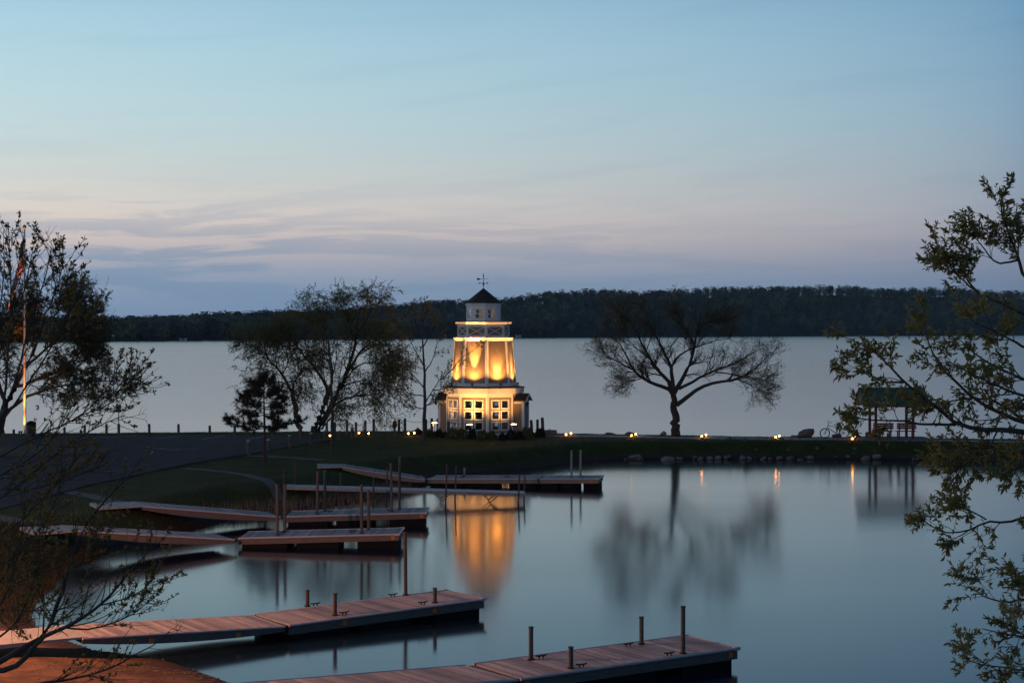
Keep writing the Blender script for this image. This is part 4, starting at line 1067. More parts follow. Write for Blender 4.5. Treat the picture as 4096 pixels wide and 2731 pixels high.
for i, (dx, dy) in enumerate(((-.22, -.5), (-.12, -.34))):
    b = FP + np.array((dx, dy, .05))
    e = floodlight('flagpole_floodlight', b, FP + np.array((0, 0, 1.6 + 7.2 * i)), (420, 13000)[i], (70, 20)[i], 'orange ground floodlight aimed up at the flagpole ' + ('on the lake side' if i == 0 else 'on the lot side'), None, .12, col=(1, .25, .03))
    e.name = 'ground_floodlight'
# litter barrel beside the flagpole
p = U(125, 1745, Z0); e = tag(empty('litter_barrel', (p[0], p[1], gz(p))), 'dark litter barrel with domed lid beside the flagpole', 'litter bin')
MB().lathe([(.26, 0), (.29, .05), (.30, .80), (.28, .84)], 16).build('body', M_iron, e)
MB().lathe([(.31, .82), (.31, .88), (.26, .98), (.10, 1.05), (0, 1.06)], 16).build('lid', M_float, e)
for z in (.2, .62): MB().lathe([(.305, z), (.315, z + .02), (.305, z + .04)], 16).build('hoop', M_steel, e)
# low rail of thin posts by the island
for i, (x, yb, yt) in enumerate(((205, 1783, 1727), (240, 1786, 1727), (270, 1788, 1728), (285, 1788, 1730))):
    bollard(x, yb, yt, r_=.045, label='thin dark stake by the kerbed grass island', group='thin stakes by the grass island')

# ------------------------------------------------------------------ walk lights
def walk_label(x):
    if x < 1400: return 'bright low light at the foot of the slender tree'
    if x < 1500: return 'low lawn light between the rope fence posts'
    if x < 2200: return 'low lawn light beside the dark shrub near the young tree'
    where = {2264: 'right of the stone planter', 2284: 'right of the stone planter', 2526: 'by the large rounded boulder', 2543: 'by the large rounded boulder', 2807: 'right of the spreading tree', 2824: 'right of the spreading tree',
             3103: 'between the boulder pair and the wedge boulder', 3117: 'between the boulder pair and the wedge boulder', 3410: 'behind the bicycle', 3418: 'behind the bicycle'}[x]
    return 'small glowing bollard light of the pair ' + where
for i, (x, y) in enumerate(((2264, 1737), (2284, 1733), (2526, 1741), (2543, 1736), (2807, 1744), (2824, 1738), (3103, 1747), (3117, 1743), (3410, 1753), (3418, 1744),
                            (1320, 1741), (1436, 1730), (1475, 1733), (1633, 1733), (1657, 1731))):
    D_ = U(x, y + 9, Z0)[1]; p = UD(x, y, D_); g = gz(p)
    walk_ = x > 2200
    e = tag(empty('walk_light', (p[0], p[1], g)), walk_label(x), 'lamp',
            'lights along the lakeside walk' if walk_ else 'lights on the lawn')
    h = max(p[2] - g, .12)
    MB().lathe([(.05, -.05), (.035, 0), (.03, h - .06)], 8).build('stem', M_iron, e)
    MB().lathe([(.0, h - .055), (.038, h - .038), (.05, h), (.038, h + .038), (0, h + .05)], 12).build('globe', M_bulb, e, True)
    MB().lathe([(.085, h + .055), (.08, h + .07), (0, h + .1)], 10).build('hood', M_iron, e)

# ------------------------------------------------------------------ street lamp on the beach drive (out of frame), it warms the sand and the near docks
sl = tag(empty('street_lamp', (-18.5, 36.0, float(ground_z(-18.5, 36.0)[0]))), 'tall sodium street lamp beside the beach', 'street lamp')
MB().tube([(0, 0, -.3), (0, 0, 3), (0, 0, 6.0)], [.10, .085, .06], 10).build('pole', M_steel_grey, sl)
MB().tube([(0, 0, 5.9), (.6, 0, 6.3), (1.6, 0, 6.4)], .035, 8).build('arm', M_steel_grey, sl)
MB().box(1.4, 2.1, -.16, .16, 6.35, 6.52).build('lamp_head', M_steel, sl)
MB().box(1.5, 2.0, -.12, .12, 6.30, 6.352).build('lens', M_lens, sl)
ld = bpy.data.lights.new('sodium', 'POINT'); ld.energy = 9500; ld.color = (1, .38, .15); ld.shadow_soft_size = .2
lo = bpy.data.objects.new('sodium_light', ld); COL.objects.link(lo); lo.parent = sl; lo.location = (1.75, 0, 6.2)

# ------------------------------------------------------------------ rocks
def rock_mesh(seed, flat=.7):
    r = np.random.default_rng(seed)
    import bmesh
    bm = bmesh.new(); bmesh.ops.create_icosphere(bm, subdivisions=2, radius=1)
    cuts = nrm(r.normal(size=(14, 3))); dist = .5 + .32 * r.random(14); ph = r.random((4, 3)) * 6
    for v in bm.verts:
        p = np.array(v.co)
        for c, dd in zip(cuts, dist):
            q = p @ c
            if q > dd: p = p - c * (q - dd) * .98
        p *= 1 + .05 * math.sin(p[0] * 5 + ph[0, 0]) * math.sin(p[1] * 6 + ph[0, 1]) + .03 * math.sin(p[2] * 9 + ph[1, 0] + p[0] * 7)
        v.co = (p[0], p[1], p[2] * flat)
    me = bpy.data.meshes.new('rock'); bm.to_mesh(me); bm.free(); return me
rock_tpl = [rock_mesh(i, .75) for i in range(8)]
for i, me in enumerate(rock_tpl): me.materials.append(M_rock if i % 2 else M_rock_pale)
def boulder(px_, py_, wpx, hpx, i, label, group=None, z=None, rot=None, D=None):
    p = U(px_, py_, Z0 - .1 if z is None else z); s_ = wpx / F * p[1] / 2; hz_ = hpx / F * p[1]
    o = link('boulder', rock_tpl[i % 8], None, None, (p[0], p[1] + s_ * .5, (gz((p[0], p[1] + s_ * .5)) if z is None else z) + hz_ * .28))
    o.scale = (s_ * 1.05, s_ * .9, hz_ * .95); o.rotation_euler = rot if rot else (0, 0, rng.random() * 6)
    return tag(o, label, 'boulder', group)
boulder(2440, 1741, 46, 8, 0, 'low flat boulder beside the rounded one near the lakeside walk', rot=(0, 0, .4))
boulder(2516, 1741, 58, 22, 1, 'large rounded boulder on the lake edge behind two walk lights', rot=(0, 0, 1.0))
boulder(2655, 1744, 36, 20, 2, 'boulder with tufts of grass beside the spreading tree trunk', rot=(0, 0, 2.0))
boulder(3003, 1747, 36, 17, 3, 'rounded boulder of a close pair on the lake edge')
boulder(3042, 1748, 28, 13, 4, 'smaller dark boulder of a close pair on the lake edge')
boulder(3225, 1752, 82, 30, 5, 'long slanted wedge boulder left of the bicycle', rot=(0, -.35, .2))
boulder(3180, 1752, 40, 10, 6, 'low boulder against the foot of the wedge boulder')
boulder(3418, 1752, 40, 16, 7, 'low boulder behind the walk light by the bicycle')
boulder(3478, 1756, 48, 30, 1, 'slanted pointed boulder beside the picnic shelter', rot=(0, -.4, .1))
rr = np.random.default_rng(5)
wl_ = [(2540, 1838, 62, 34), (2500, 1839, 16, 10), (2560, 1840, 30, 20), (2670, 1840, 60, 26), (2720, 1838, 34, 18), (2780, 1838, 30, 22), (2803, 1839, 28, 22), (2842, 1838, 36, 24), (2872, 1837, 30, 24), (2905, 1836, 22, 16)]
x = 2915
while x < 4120:
    w_ = 9 + 34 * rr.random() ** 2.2
    dens = .9 if x < 3180 else (.5 if x < 3420 else .32)
    if rr.random() < dens: wl_.append((x, 1831 + 10 * rr.random(), w_ * 1.15, w_ * (.55 + .35 * rr.random())))
    if rr.random() < dens * .55: wl_.append((x + 12 * rr.random(), 1812 + 16 * rr.random(), w_ * .8, w_ * .55))
    x += w_ * (.75 + .3 * rr.random())
for i, (a, b, w_, h_) in enumerate(wl_):
    p = U(a, b, .0); s_ = w_ / F * p[1] / 2; hz_ = h_ / F * p[1]
    y_ = p[1] + s_ * .35
    o = link('shore_rock', rock_tpl[int(rr.integers(0, 8))], None, None, (p[0], y_, max(gz((p[0], y_)), 0) + hz_ * .22))
    o.scale = (s_ * 1.05, s_, hz_ * .72); o.rotation_euler = (rr.normal() * .2, rr.normal() * .2, rr.random() * 6)
    tag(o, 'largest pinkish rock alone at the waterline left of the rock row' if i == 0 else 'grey rock in the riprap row at the breakwater waterline', 'rock', None if i == 0 else 'riprap rocks along the breakwater')

# stone planter right of the lighthouse
p = U(2190, 1738, Z0); e = tag(empty('stone_planter', (p[0], p[1], gz(p))), 'low stacked block planter right of the lighthouse posts', 'planter')
bk = MB().box(-.145, .145, -.1, .1, 0, .085).mesh('block'); bk.materials.append(mat('planter_block', (.15, .105, .095), .85, .3, 7, .3))
for c in range(4):
    for j in range(3):
        link('block', bk, None, e, (-.33 + j * .3 + (.12 if c % 2 else 0), 0, c * .09)); link('block', bk, None, e, (-.33 + j * .3 + (.1 if c % 2 else 0), .6, c * .09))
    for y in (.2, .4):
        for xx in (-.42, .5):
            o = link('block', bk, None, e, (xx, y, c * .09)); o.rotation_euler = (0, 0, pi / 2)
MB().box(-.36, .44, .08, .52, .1, .31).build('soil', mat('soil', (.03, .022, .018), .95, .3, 9), e)

# ------------------------------------------------------------------ picnic shelter, benches, bicycle
p0, p1 = U(3503, 1757, Z0), U(3663, 1760, Z0)
sh = tag(empty('picnic_shelter', (p0[0], p0[1], Z0)), 'small open shelter with green metal roof and dark red posts', 'shelter')
wS = p1[0] - p0[0]
zE, zR = 2.03, 3.12
for x in (0, wS):
    for y in (0, 1.7): MB().box(x - .075, x + .075, y - .075, y + .075, -.2, zE + .08).build('post', M_red_wood, sh)
for y in (0, 1.7): MB().box(-.8, wS + .8, y - .06, y + .06, zE - .02, zE + .13).build('eave_beam', M_red_wood, sh)
x0s, x1s = -.88, wS + .88
for sg, ya, yb in ((1, -.55, .85), (-1, 2.25, .85)):
    n_ = 15
    for i in range(n_):
        a, b = x0s + (x1s - x0s) * i / n_, x0s + (x1s - x0s) * (i + 1) / n_ - .012
        MB().hexa([(a, ya, zE + .05), (b, ya, zE + .05), (b, yb, zR), (a, yb, zR)], [(a, ya, zE + .085), (b, ya, zE + .085), (b, yb, zR + .035), (a, yb, zR + .035)]).build('roof_panel', M_green_metal, sh)
        MB().hexa([(b - .01, ya, zE + .086), (b + .02, ya, zE + .086), (b + .02, yb, zR + .036), (b - .01, yb, zR + .036)], [(b - .01, ya, zE + .115), (b + .02, ya, zE + .115), (b + .02, yb, zR + .065), (b - .01, yb, zR + .065)]).build('roof_seam', M_green_metal, sh)
    MB().box(x0s, x1s, ya - .03, ya + .0, zE - .04, zE + .06).build('fascia_board', M_red_wood, sh)
for x in (x0s + .1, x1s - .1):
    MB().add([(x - .04, -.4, zE + .08), (x + .04, -.4, zE + .08), (x + .04, 2.1, zE + .08), (x - .04, 2.1, zE + .08), (x - .04, .85, zR - .03), (x + .04, .85, zR - .03)], [(0, 1, 5, 4), (2, 3, 4, 5), (0, 4, 3), (1, 2, 5), (0, 3, 2, 1)]).build('gable', M_red_wood, sh)
sheet_c = [(p0[0] - 1.2, p0[1] - .5), (p1[0] + 1.2, p0[1] - .6), (p1[0] + 1.2, p0[1] + 2.4), (p0[0] - 1.2, p0[1] + 2.4)]
tag(sheet('shelter_slab', sheet_c, Z0 + .035, M_concrete), kind='structure')
def bench(x, y, w_, label):
    e = tag(empty('slatted_bench', (x, y, Z0 + .035)), label, 'bench', 'benches under the shelter')
    for yy in (.0, .12, .24, .36): MB().box(0, w_, yy, yy + .1, .42, .46).build('seat_slat', M_red_wood, e)
    for z in (.58, .71, .84): MB().box(0, w_, -.06 - (z - .5) * .1, -.025 - (z - .5) * .1, z, z + .11).build('back_slat', M_red_wood, e)
    for xx in (.12, w_ - .2):
        MB().box(xx, xx + .08, -.07, -.02, 0, .5).build('leg', M_red_wood, e); MB().box(xx, xx + .08, .36, .42, 0, .42).build('leg', M_red_wood, e)
        MB().hexa([(xx, -.07, .5), (xx + .08, -.07, .5), (xx + .08, -.022, .5), (xx, -.022, .5)], [(xx, -.11, .96), (xx + .08, -.11, .96), (xx + .08, -.07, .96), (xx, -.07, .96)]).build('back_upright', M_red_wood, e)
bench(p0[0] - .1, p0[1] + .35, 1.25, 'dark red slatted bench by the bicycle side of the shelter')
bench(p0[0] + 1.35, p0[1] + .35, 1.2, 'dark red slatted bench on the tree side of the shelter')

pa, pb = U(3299, 1753.5, Z0), U(3376, 1753.5, Z0)
bk_ = tag(empty('bicycle', (pa[0], pa[1], gz(pa) + .02)), 'grey bicycle with rear rack parked beside the lakeside walk', 'bicycle')
wb = pb[0] - pa[0]; rw = .325
M_frame = mat('bike_frame', (.05, .05, .055), .4, .2, 9, metal=.3)
def ring(c, R, r_, k=28, q=6):
    mb = MB(); vs = []; fs = []
    for i in range(k):
        a = 2 * pi * i / k
        for j in range(q):
            b = 2 * pi * j / q; vs.append((c[0] + (R + r_ * cos(b)) * cos(a), c[1] + r_ * sin(b), c[2] + (R + r_ * cos(b)) * sin(a)))
    for i in range(k):
        for j in range(q): fs.append((i * q + j, i * q + (j + 1) % q, ((i + 1) % k) * q + (j + 1) % q, ((i + 1) % k) * q + j))
    return mb.add(vs, fs)
for cx0 in (0, wb):
    w_ = ring((0, 0, 0), rw - .025, .026).build('wheel', M_tyre, bk_, True, (cx0, 0, rw))
    ring((0, 0, 0), rw - .055, .012).build('rim', M_steel_grey, w_, True)
    for i in range(12):
        a = 2 * pi * i / 12; MB().tube([(0, 0, 0), ((rw - .05) * cos(a), 0, (rw - .05) * sin(a))], .0035, 4).build('spoke', M_steel_grey, w_)
    MB().tube([(0, -.04, 0), (0, .04, 0)], .022, 8).build('hub', M_steel_grey, w_)
bbx, bbz = wb * .60, rw - .02; hd_t, hd_b, st_t = (.20, 0, .86), (.165, 0, .70), (wb * .70, 0, .84)
fr_ = MB()
for a, b, r_ in (((hd_b), (bbx, 0, bbz), .022), ((hd_t[0], 0, .82), (wb * .67, 0, .68), .018), ((bbx, 0, bbz), st_t, .017), ((bbx, 0, bbz), (wb, .05, rw), .011), ((bbx, 0, bbz), (wb, -.05, rw), .011),
                 ((wb * .67, 0, .68), (wb, .05, rw), .009), ((wb * .67, 0, .68), (wb, -.05, rw), .009), (hd_b, hd_t, .024)): fr_.tube([a, b], r_, 7)
fr_.build('frame', M_frame, bk_)
MB().tube([hd_b, (.11, .06, .58), (0, .06, rw)], .014, 6).tube([hd_b, (.11, -.06, .58), (0, -.06, rw)], .014, 6).build('fork', M_frame, bk_)
MB().tube([hd_t, (.215, 0, .97)], .014, 6).tube([(.30, -.29, 1.04), (.20, -.12, .98), (.215, 0, .97), (.20, .12, .98), (.26, .29, 1.04)], .012, 6).build('handlebar', M_frame, bk_)
for s_ in (-1, 1): MB().tube([(.28, s_ * .25, 1.03), (.36, s_ * .31, 1.06)], .017, 6).build('grip', M_tyre, bk_)
MB().hexa([(wb * .62, -.03, .87), (wb * .83, -.08, .88), (wb * .83, .08, .88), (wb * .62, .03, .87)], [(wb * .62, -.02, .90), (wb * .83, -.07, .94), (wb * .83, .07, .94), (wb * .62, .02, .90)]).build('saddle', M_tyre, bk_)
MB().box(wb * .80, wb * 1.16, -.06, .06, .79, .80).tube([(wb, .05, rw), (wb * 1.02, .05, .79)], .006, 5).tube([(wb, -.05, rw), (wb * 1.02, -.05, .79)], .006, 5).build('rear_rack', M_steel, bk_)
cr2 = ring((0, 0, 0), .075, .008, 20, 5).build('chainring', M_steel, bk_, False, (bbx, -.05, bbz))
MB().tube([(0, -.02, 0), (.12, -.03, -.10)], .011, 5).tube([(0, .1, 0), (-.12, .12, .10)], .011, 5).build('crank', M_steel, cr2)
for a in ((.12, -.07, -.10), (-.12, .16, .10)): MB().box(a[0] - .05, a[0] + .05, a[1] - .04, a[1] + .04, a[2] - .01, a[2] + .01).build('pedal', M_tyre, cr2)
MB().tube([(bbx, .05, bbz - .02), (bbx + .16, .16, -rw + rw + .0)], .008, 5).build('kickstand', M_steel, bk_)
bk_.rotation_euler = (radians(4), 0, radians(4))
boulder(3350, 1755, 60, 20, 3, 'dark rock behind the wheels of the parked bicycle')

# ------------------------------------------------------------------ trees
def tree(name, label, base, limbs, levels, leaf, bark=M_bark, leafm=M_leaf_willow, cat='tree', group=None, trunk_k=8, Ml=14, seed=1, bare=1):
    """base: ground point; limbs: list of (points, r0, r1) in world space; levels: list of spawn() settings; leaf: (per twig, size, template, tmin)"""
    r = np.random.default_rng(seed)
    e = tag(empty(name, tuple(base)), label, cat, group)
    b = np.array(base, float)
    P = np.stack([resample(p, Ml) for p, _, _ in limbs]); R = np.stack([np.interp(np.linspace(0, 1, Ml) ** .9, [0, 1], [a, c]) for _, a, c in limbs])
    P[:, 1:-1] += r.normal(size=P[:, 1:-1].shape) * R[:, 1:-1, None] * .25
    V, Fq = tubes(P - b, R, trunk_k); parts = [(V, Fq)]
    prev = (P[bare:], R[bare:]); twigs = []
    for i, lv in enumerate(levels):
        lv = dict(lv); k = lv.pop('k', 3); to = lv.pop('on', 'prev')
        src = prev
        if to == 'all' and i > 0:
            src = (np.concatenate([prev[0], resize(P, prev[0].shape[1])]), np.concatenate([prev[1], resize1(R, prev[1].shape[1])]))
        C, CR = spawn(*src, r=r, **lv)
        (parts if i == 0 and len(levels) > 1 else twigs).append(tubes(C - b, CR, k)); prev = (C, CR)
    V, Fs = join(parts); link('trunk', np_mesh('trunk', V, Fs, True), bark, e)
    if twigs:
        V, Fs = join(twigs); tw = link('twigs', np_mesh('twigs', V, Fs, True), bark, e); tw['kind'] = 'stuff'
    n, size, tpl, tmin, sprd, down = leaf
    if n:
        pos, tan = along(prev[0], n, tmin, r)
        d = nrm(tan + sprd * r.normal(size=tan.shape) + np.array((0, 0, down)))
        V, Fq = instances(pos - b, d, size * (.6 + .8 * r.random(len(pos))), *tpl, r=r)
        cr_ = link('crown', np_mesh('crown', V, [Fq]), leafm, e); cr_['kind'] = 'stuff'
    return e
def resize(P, M):
    x = np.linspace(0, P.shape[1] - 1, M); i = np.clip(x.astype(int), 0, P.shape[1] - 2); f = (x - i)[None, :, None]
    return P[:, i] * (1 - f) + P[:, i + 1] * f
def resize1(R, M): return resize(R[..., None], M)[..., 0]

def plimb(pts, D, depth, r0, r1, seed=0):
    """limb from photo pixels; depth = how far its tip leans toward or away from the camera"""
    n = len(pts); return ([UD(a, b, D + depth * (i / (n - 1)) ** 1.3) for i, (a, b) in enumerate(pts)], r0, r1)
c4 = lambda pts: [(850 + x / 2.091, 1100 + y / 2.091) for x, y in pts]
c5 = lambda pts: [(2300 + x / 1.96, 1100 + y / 1.96) for x, y in pts]

# the spreading tree on the breakwater
D_ = U(2703, 1744, Z0)[1]; base = U(2703, 1744, Z0); base[2] = gz(base) - .05
tr = [plimb(c5([(790, 1262), (788, 1180), (790, 1100), (780, 1000), (768, 930)]), D_, 0, .24, .17)]
for pts, dp, a, b in (([(768, 935), (745, 892), (640, 860), (520, 810), (450, 740), (410, 640), (340, 520), (280, 470)], -1.2, .11, .02),
                      ([(768, 930), (742, 870), (710, 800), (650, 760), (600, 670), (540, 580), (505, 490), (455, 410), (440, 380)], 1.2, .12, .02),
                      ([(772, 930), (765, 830), (750, 720), (720, 650), (660, 520), (610, 440), (570, 340), (550, 290)], -.4, .12, .02),
                      ([(775, 930), (805, 880), (850, 800), (910, 690), (940, 540), (958, 430), (985, 330), (990, 280)], .8, .13, .02),
                      ([(940, 560), (900, 480), (850, 400), (810, 320), (790, 280)], -1.2, .06, .015),
                      ([(745, 730), (780, 680), (800, 640), (880, 590), (960, 560), (1100, 510), (1220, 500)], 1.5, .06, .012),
                      ([(815, 890), (880, 860), (960, 810), (1100, 740), (1300, 680), (1400, 600), (1500, 560)], 1.0, .085, .012),
                      ([(795, 1020), (860, 970), (980, 880), (1100, 840), (1280, 815), (1400, 750), (1500, 650), (1530, 600)], -1.0, .12, .015),
                      ([(1280, 815), (1350, 850), (1430, 890), (1500, 920)], -.6, .03, .008),
                      ([(1100, 760), (1200, 770), (1350, 800), (1480, 820), (1560, 830)], 1.2, .04, .008),
                      ([(520, 810), (440, 830), (380, 840)], -.3, .03, .008),
                      ([(450, 740), (360, 690), (250, 640), (200, 600)], .6, .05, .008),
                      ([(600, 670), (560, 640), (470, 560), (400, 500), (300, 470)], 1.0, .04, .008),
                      ([(960, 400), (1050, 370), (1140, 340), (1200, 370)], 1.0, .05, .01),
                      ([(500, 480), (470, 400), (400, 330), (330, 350)], -1.2, .04, .01)):
    tr.append(plimb(c5(pts), D_, dp, a, b))
tr = [(p, a * 1.25, b) for p, a, b in tr]
tree('spreading_tree', 'broad spreading tree just leafing out, alone on the breakwater', base, tr,
     [dict(n=15, L0=1.55, ang=(20, 50), tmin=.22, up=.07, wander=.13, M=8, rf=.42, fall=.4, k=4), dict(n=8, L0=.95, ang=(18, 45), tmin=.12, up=.06, wander=.15, M=5, rf=.5, rmin=.008, fall=.3), dict(n=5, L0=.42, ang=(18, 50), tmin=.15, up=.08, wander=.15, M=4, rf=.6, rmin=.006, fall=.3)],
     (2, .075, CHIP, .5, .8, .15), M_bark, M_leaf_olive, seed=11)

# willows left of the lighthouse
WLEV = [dict(n=17, L0=1.9, ang=(20, 60), tmin=.3, up=.02, wander=.18, M=8, rf=.42, fall=.3, k=4), dict(n=7, L0=.95, ang=(25, 65), tmin=.2, up=-.05, wander=.2, M=6, rf=.5, rmin=.007, fall=.3), dict(n=3, L0=.62, ang=(20, 70), tmin=.2, up=-.14, wander=.16, M=5, rf=.6, rmin=.005, fall=.3)]
D_ = 107.2; base = np.array((U(1200, 1733, Z0)[0], D_, 0)); base[2] = gz(base) - .05
tr = [plimb(c4(p), D_, dp, a, b) for p, dp, a, b in (
    ([(735, 1310), (715, 1230), (695, 1150), (680, 1050), (665, 965)], 0, .19, .14),
    ([(665, 970), (640, 920), (580, 830), (540, 770), (470, 710), (440, 620), (420, 540)], -.6, .11, .02),
    ([(665, 970), (690, 880), (740, 800), (810, 770)], .5, .09, .03),
    ([(540, 770), (520, 680), (560, 600), (540, 480)], .8, .05, .015), ([(640, 920), (560, 890), (480, 900), (420, 930)], -.6, .045, .01),
    ([(470, 710), (400, 660), (350, 600), (310, 580)], .3, .04, .01), ([(580, 830), (640, 740), (620, 640), (600, 560)], .9, .05, .012))]
tree('willow', 'smaller leaning willow at the left of the willow pair', base, tr, WLEV, (21, .098, SLIM, .05, .7, -.35), M_bark, M_leaf_willow, group='willows on the lake edge', seed=3)
base = np.array((U(1272, 1733, Z0)[0], D_, 0)); base[2] = gz(base) - .05
tr = [plimb(c4(p), D_, dp, a, b) for p, dp, a, b in (
    ([(850, 1312), (880, 1220), (915, 1135), (950, 1040), (970, 970)], 0, .24, .16),
    ([(970, 975), (935, 900), (880, 800), (770, 680), (700, 590), (650, 500), (600, 430)], .8, .12, .02),
    ([(965, 985), (1000, 900), (1005, 800), (975, 640), (960, 480), (930, 360)], -.8, .10, .02),
    ([(880, 1312), (940, 1200), (990, 1100), (1060, 960), (1110, 830), (1170, 680), (1200, 560), (1210, 400), (1240, 260)], -.3, .22, .03),
    ([(1110, 830), (1180, 740), (1230, 640), (1330, 560), (1420, 480), (1480, 420)], 1.0, .11, .02),
    ([(990, 1130), (1050, 1060), (1120, 1030), (1220, 1005), (1340, 1000), (1400, 1060), (1440, 1120)], -1.0, .08, .012),
    ([(1060, 960), (1130, 910), (1220, 885), (1350, 880), (1440, 930)], 1.0, .06, .012),
    ([(910, 1290), (960, 1220), (1030, 1160), (1080, 1110)], -.4, .07, .02),
    ([(1170, 800), (1240, 740), (1330, 730), (1440, 760), (1500, 820)], -.8, .06, .012), ([(1200, 560), (1150, 450), (1120, 330), (1110, 240)], .8, .06, .012),
    ([(1210, 480), (1290, 380), (1330, 300), (1350, 240)], -.6, .06, .012), ([(700, 590), (760, 500), (800, 400), (830, 330)], -.6, .05, .012), ([(1420, 480), (1440, 560), (1500, 640), (1520, 740)], .4, .045, .01),
    ([(880, 800), (820, 780), (760, 830), (740, 900)], -.6, .045, .01), ([(1330, 560), (1380, 620), (1440, 680)], -.9, .04, .01))]
tree('willow', 'large double-trunked willow leaning over the posts beside the lighthouse', base, tr, WLEV, (21, .098, SLIM, .05, .7, -.35), M_bark, M_leaf_willow, group='willows on the lake edge', seed=4, bare=1)

# small street tree in front of the willows
D_ = U(1330, 1814, Z0)[1]; base = U(1330, 1814, Z0); base[2] = gz(base) - .05
tr = [plimb(c4([(1003, 1500), (1003, 1300), (1000, 1150), (1000, 1000), (992, 850), (985, 700), (975, 560), (970, 440)]), D_, 0, .115, .02)]
for p, dp in (([(1000, 1100), (1040, 980), (1070, 820), (1090, 640)], .3), ([(998, 1020), (950, 900), (900, 760), (880, 600)], -.3), ([(992, 880), (1030, 760), (1040, 600), (1050, 470)], .3), ([(990, 800), (950, 680), (920, 540), (910, 450)], .2),
              ([(1002, 1180), (960, 1100), (930, 1020)], -.2), ([(1002, 1160), (1050, 1100), (1080, 1040)], -.3)): tr.append(plimb(c4(p), D_, dp, .035, .008))
tree('slender_tree', 'slender young tree with amber buds standing before the willows', base, tr,
     [dict(n=10, L0=.9, ang=(20, 45), tmin=.25, up=.08, wander=.12, M=6, rf=.45, k=3), dict(n=6, L0=.4, ang=(20, 50), tmin=.2, up=.08, wander=.15, M=4, rf=.5, rmin=.005)], (3, .07, CHIP, .3, .8, .1), M_bark_grey, M_leaf_olive, seed=5)
# young tree left of the lighthouse
D_ = U(1693, 1768, Z0)[1]; base = U(1693, 1768, Z0); base[2] = gz(base) - .05
tr = [plimb(c4([(1766, 1395), (1768, 1250), (1775, 1100), (1775, 900), (1766, 700), (1758, 500), (1752, 330), (1750, 180)]), D_, 0, .13, .012)]
for p, dp in (([(1774, 1080), (1830, 980), (1900, 880), (1960, 780)], -.5), ([(1775, 950), (1700, 860), (1640, 800), (1580, 720)], .4), ([(1770, 820), (1840, 720), (1870, 600), (1900, 480)], .5), ([(1768, 760), (1700, 640), (1650, 540), (1630, 440)], -.4),
              ([(1762, 600), (1820, 500), (1850, 400), (1860, 300)], -.3), ([(1758, 520), (1700, 420), (1680, 330), (1660, 260)], .3), ([(1755, 400), (1790, 320), (1800, 240)], .3), ([(1772, 1010), (1720, 1000), (1640, 1010), (1600, 990)], -.3),
              ([(1900, 880), (2000, 800), (2080, 690), (2160, 640), (2220, 610)], -.4), ([(1774, 1120), (1720, 1110), (1680, 1090)], .3), ([(1774, 1090), (1830, 1080), (1870, 1060)], .3), ([(1840, 960), (1900, 960), (1960, 930)], .4)): tr.append(plimb(c4(p), D_, dp, .042, .007))
tree('young_tree', 'young tree with open leafy branches beside the lighthouse', base, tr,
     [dict(n=9, L0=.95, ang=(20, 50), tmin=.2, up=.05, wander=.14, M=6, rf=.45, k=3), dict(n=5, L0=.42, ang=(20, 55), tmin=.2, up=.03, wander=.16, M=4, rf=.5, rmin=.005)], (4, .115, CHIP, .25, .8, -.1), M_bark_grey, M_leaf_olive, seed=6)
# dense tree behind the flagpole
D_ = 107.8; base = np.array((UD(5, 1740, D_)[0], D_, 0)); base[2] = gz(base) - .05
tr = [plimb(p, D_, dp, a, b) for p, dp, a, b in (
    ([(5, 1745), (10, 1680), (25, 1610), (60, 1540), (110, 1460), (150, 1370), (180, 1270)], 0, .30, .05), ([(60, 1545), (150, 1520), (260, 1470), (360, 1430), (420, 1400)], .8, .12, .02),
    ([(20, 1650), (100, 1590), (200, 1550), (320, 1530), (420, 1520), (470, 1530)], -.9, .12, .02), ([(110, 1460), (200, 1380), (280, 1290), (320, 1220)], -.8, .10, .02), ([(25, 1610), (-20, 1500), (-60, 1380), (-80, 1260)], .6, .16, .03),
    ([(150, 1370), (120, 1280), (100, 1200), (90, 1170)], .7, .07, .02), ([(280, 1480), (330, 1390), (380, 1310)], -.5, .06, .015), ([(180, 1300), (250, 1230), (270, 1180)], .7, .05, .015), ([(-30, 1480), (40, 1380), (60, 1290)], -.8, .07, .02))]
tree('dense_tree', 'dense dark tree in full small leaf behind the flagpole', base, tr,
     [dict(n=26, L0=1.9, ang=(25, 65), tmin=.25, up=.0, wander=.18, M=8, rf=.42, fall=.3, k=4), dict(n=9, L0=.95, ang=(25, 70), tmin=.15, up=-.04, wander=.2, M=6, rf=.5, rmin=.006), dict(n=4, L0=.55, ang=(20, 70), tmin=.2, up=-.1, wander=.18, M=5, rf=.6, rmin=.005)],
     (24, .11, SLIM, .05, .8, -.25), M_bark, M_leaf_dark, seed=8)

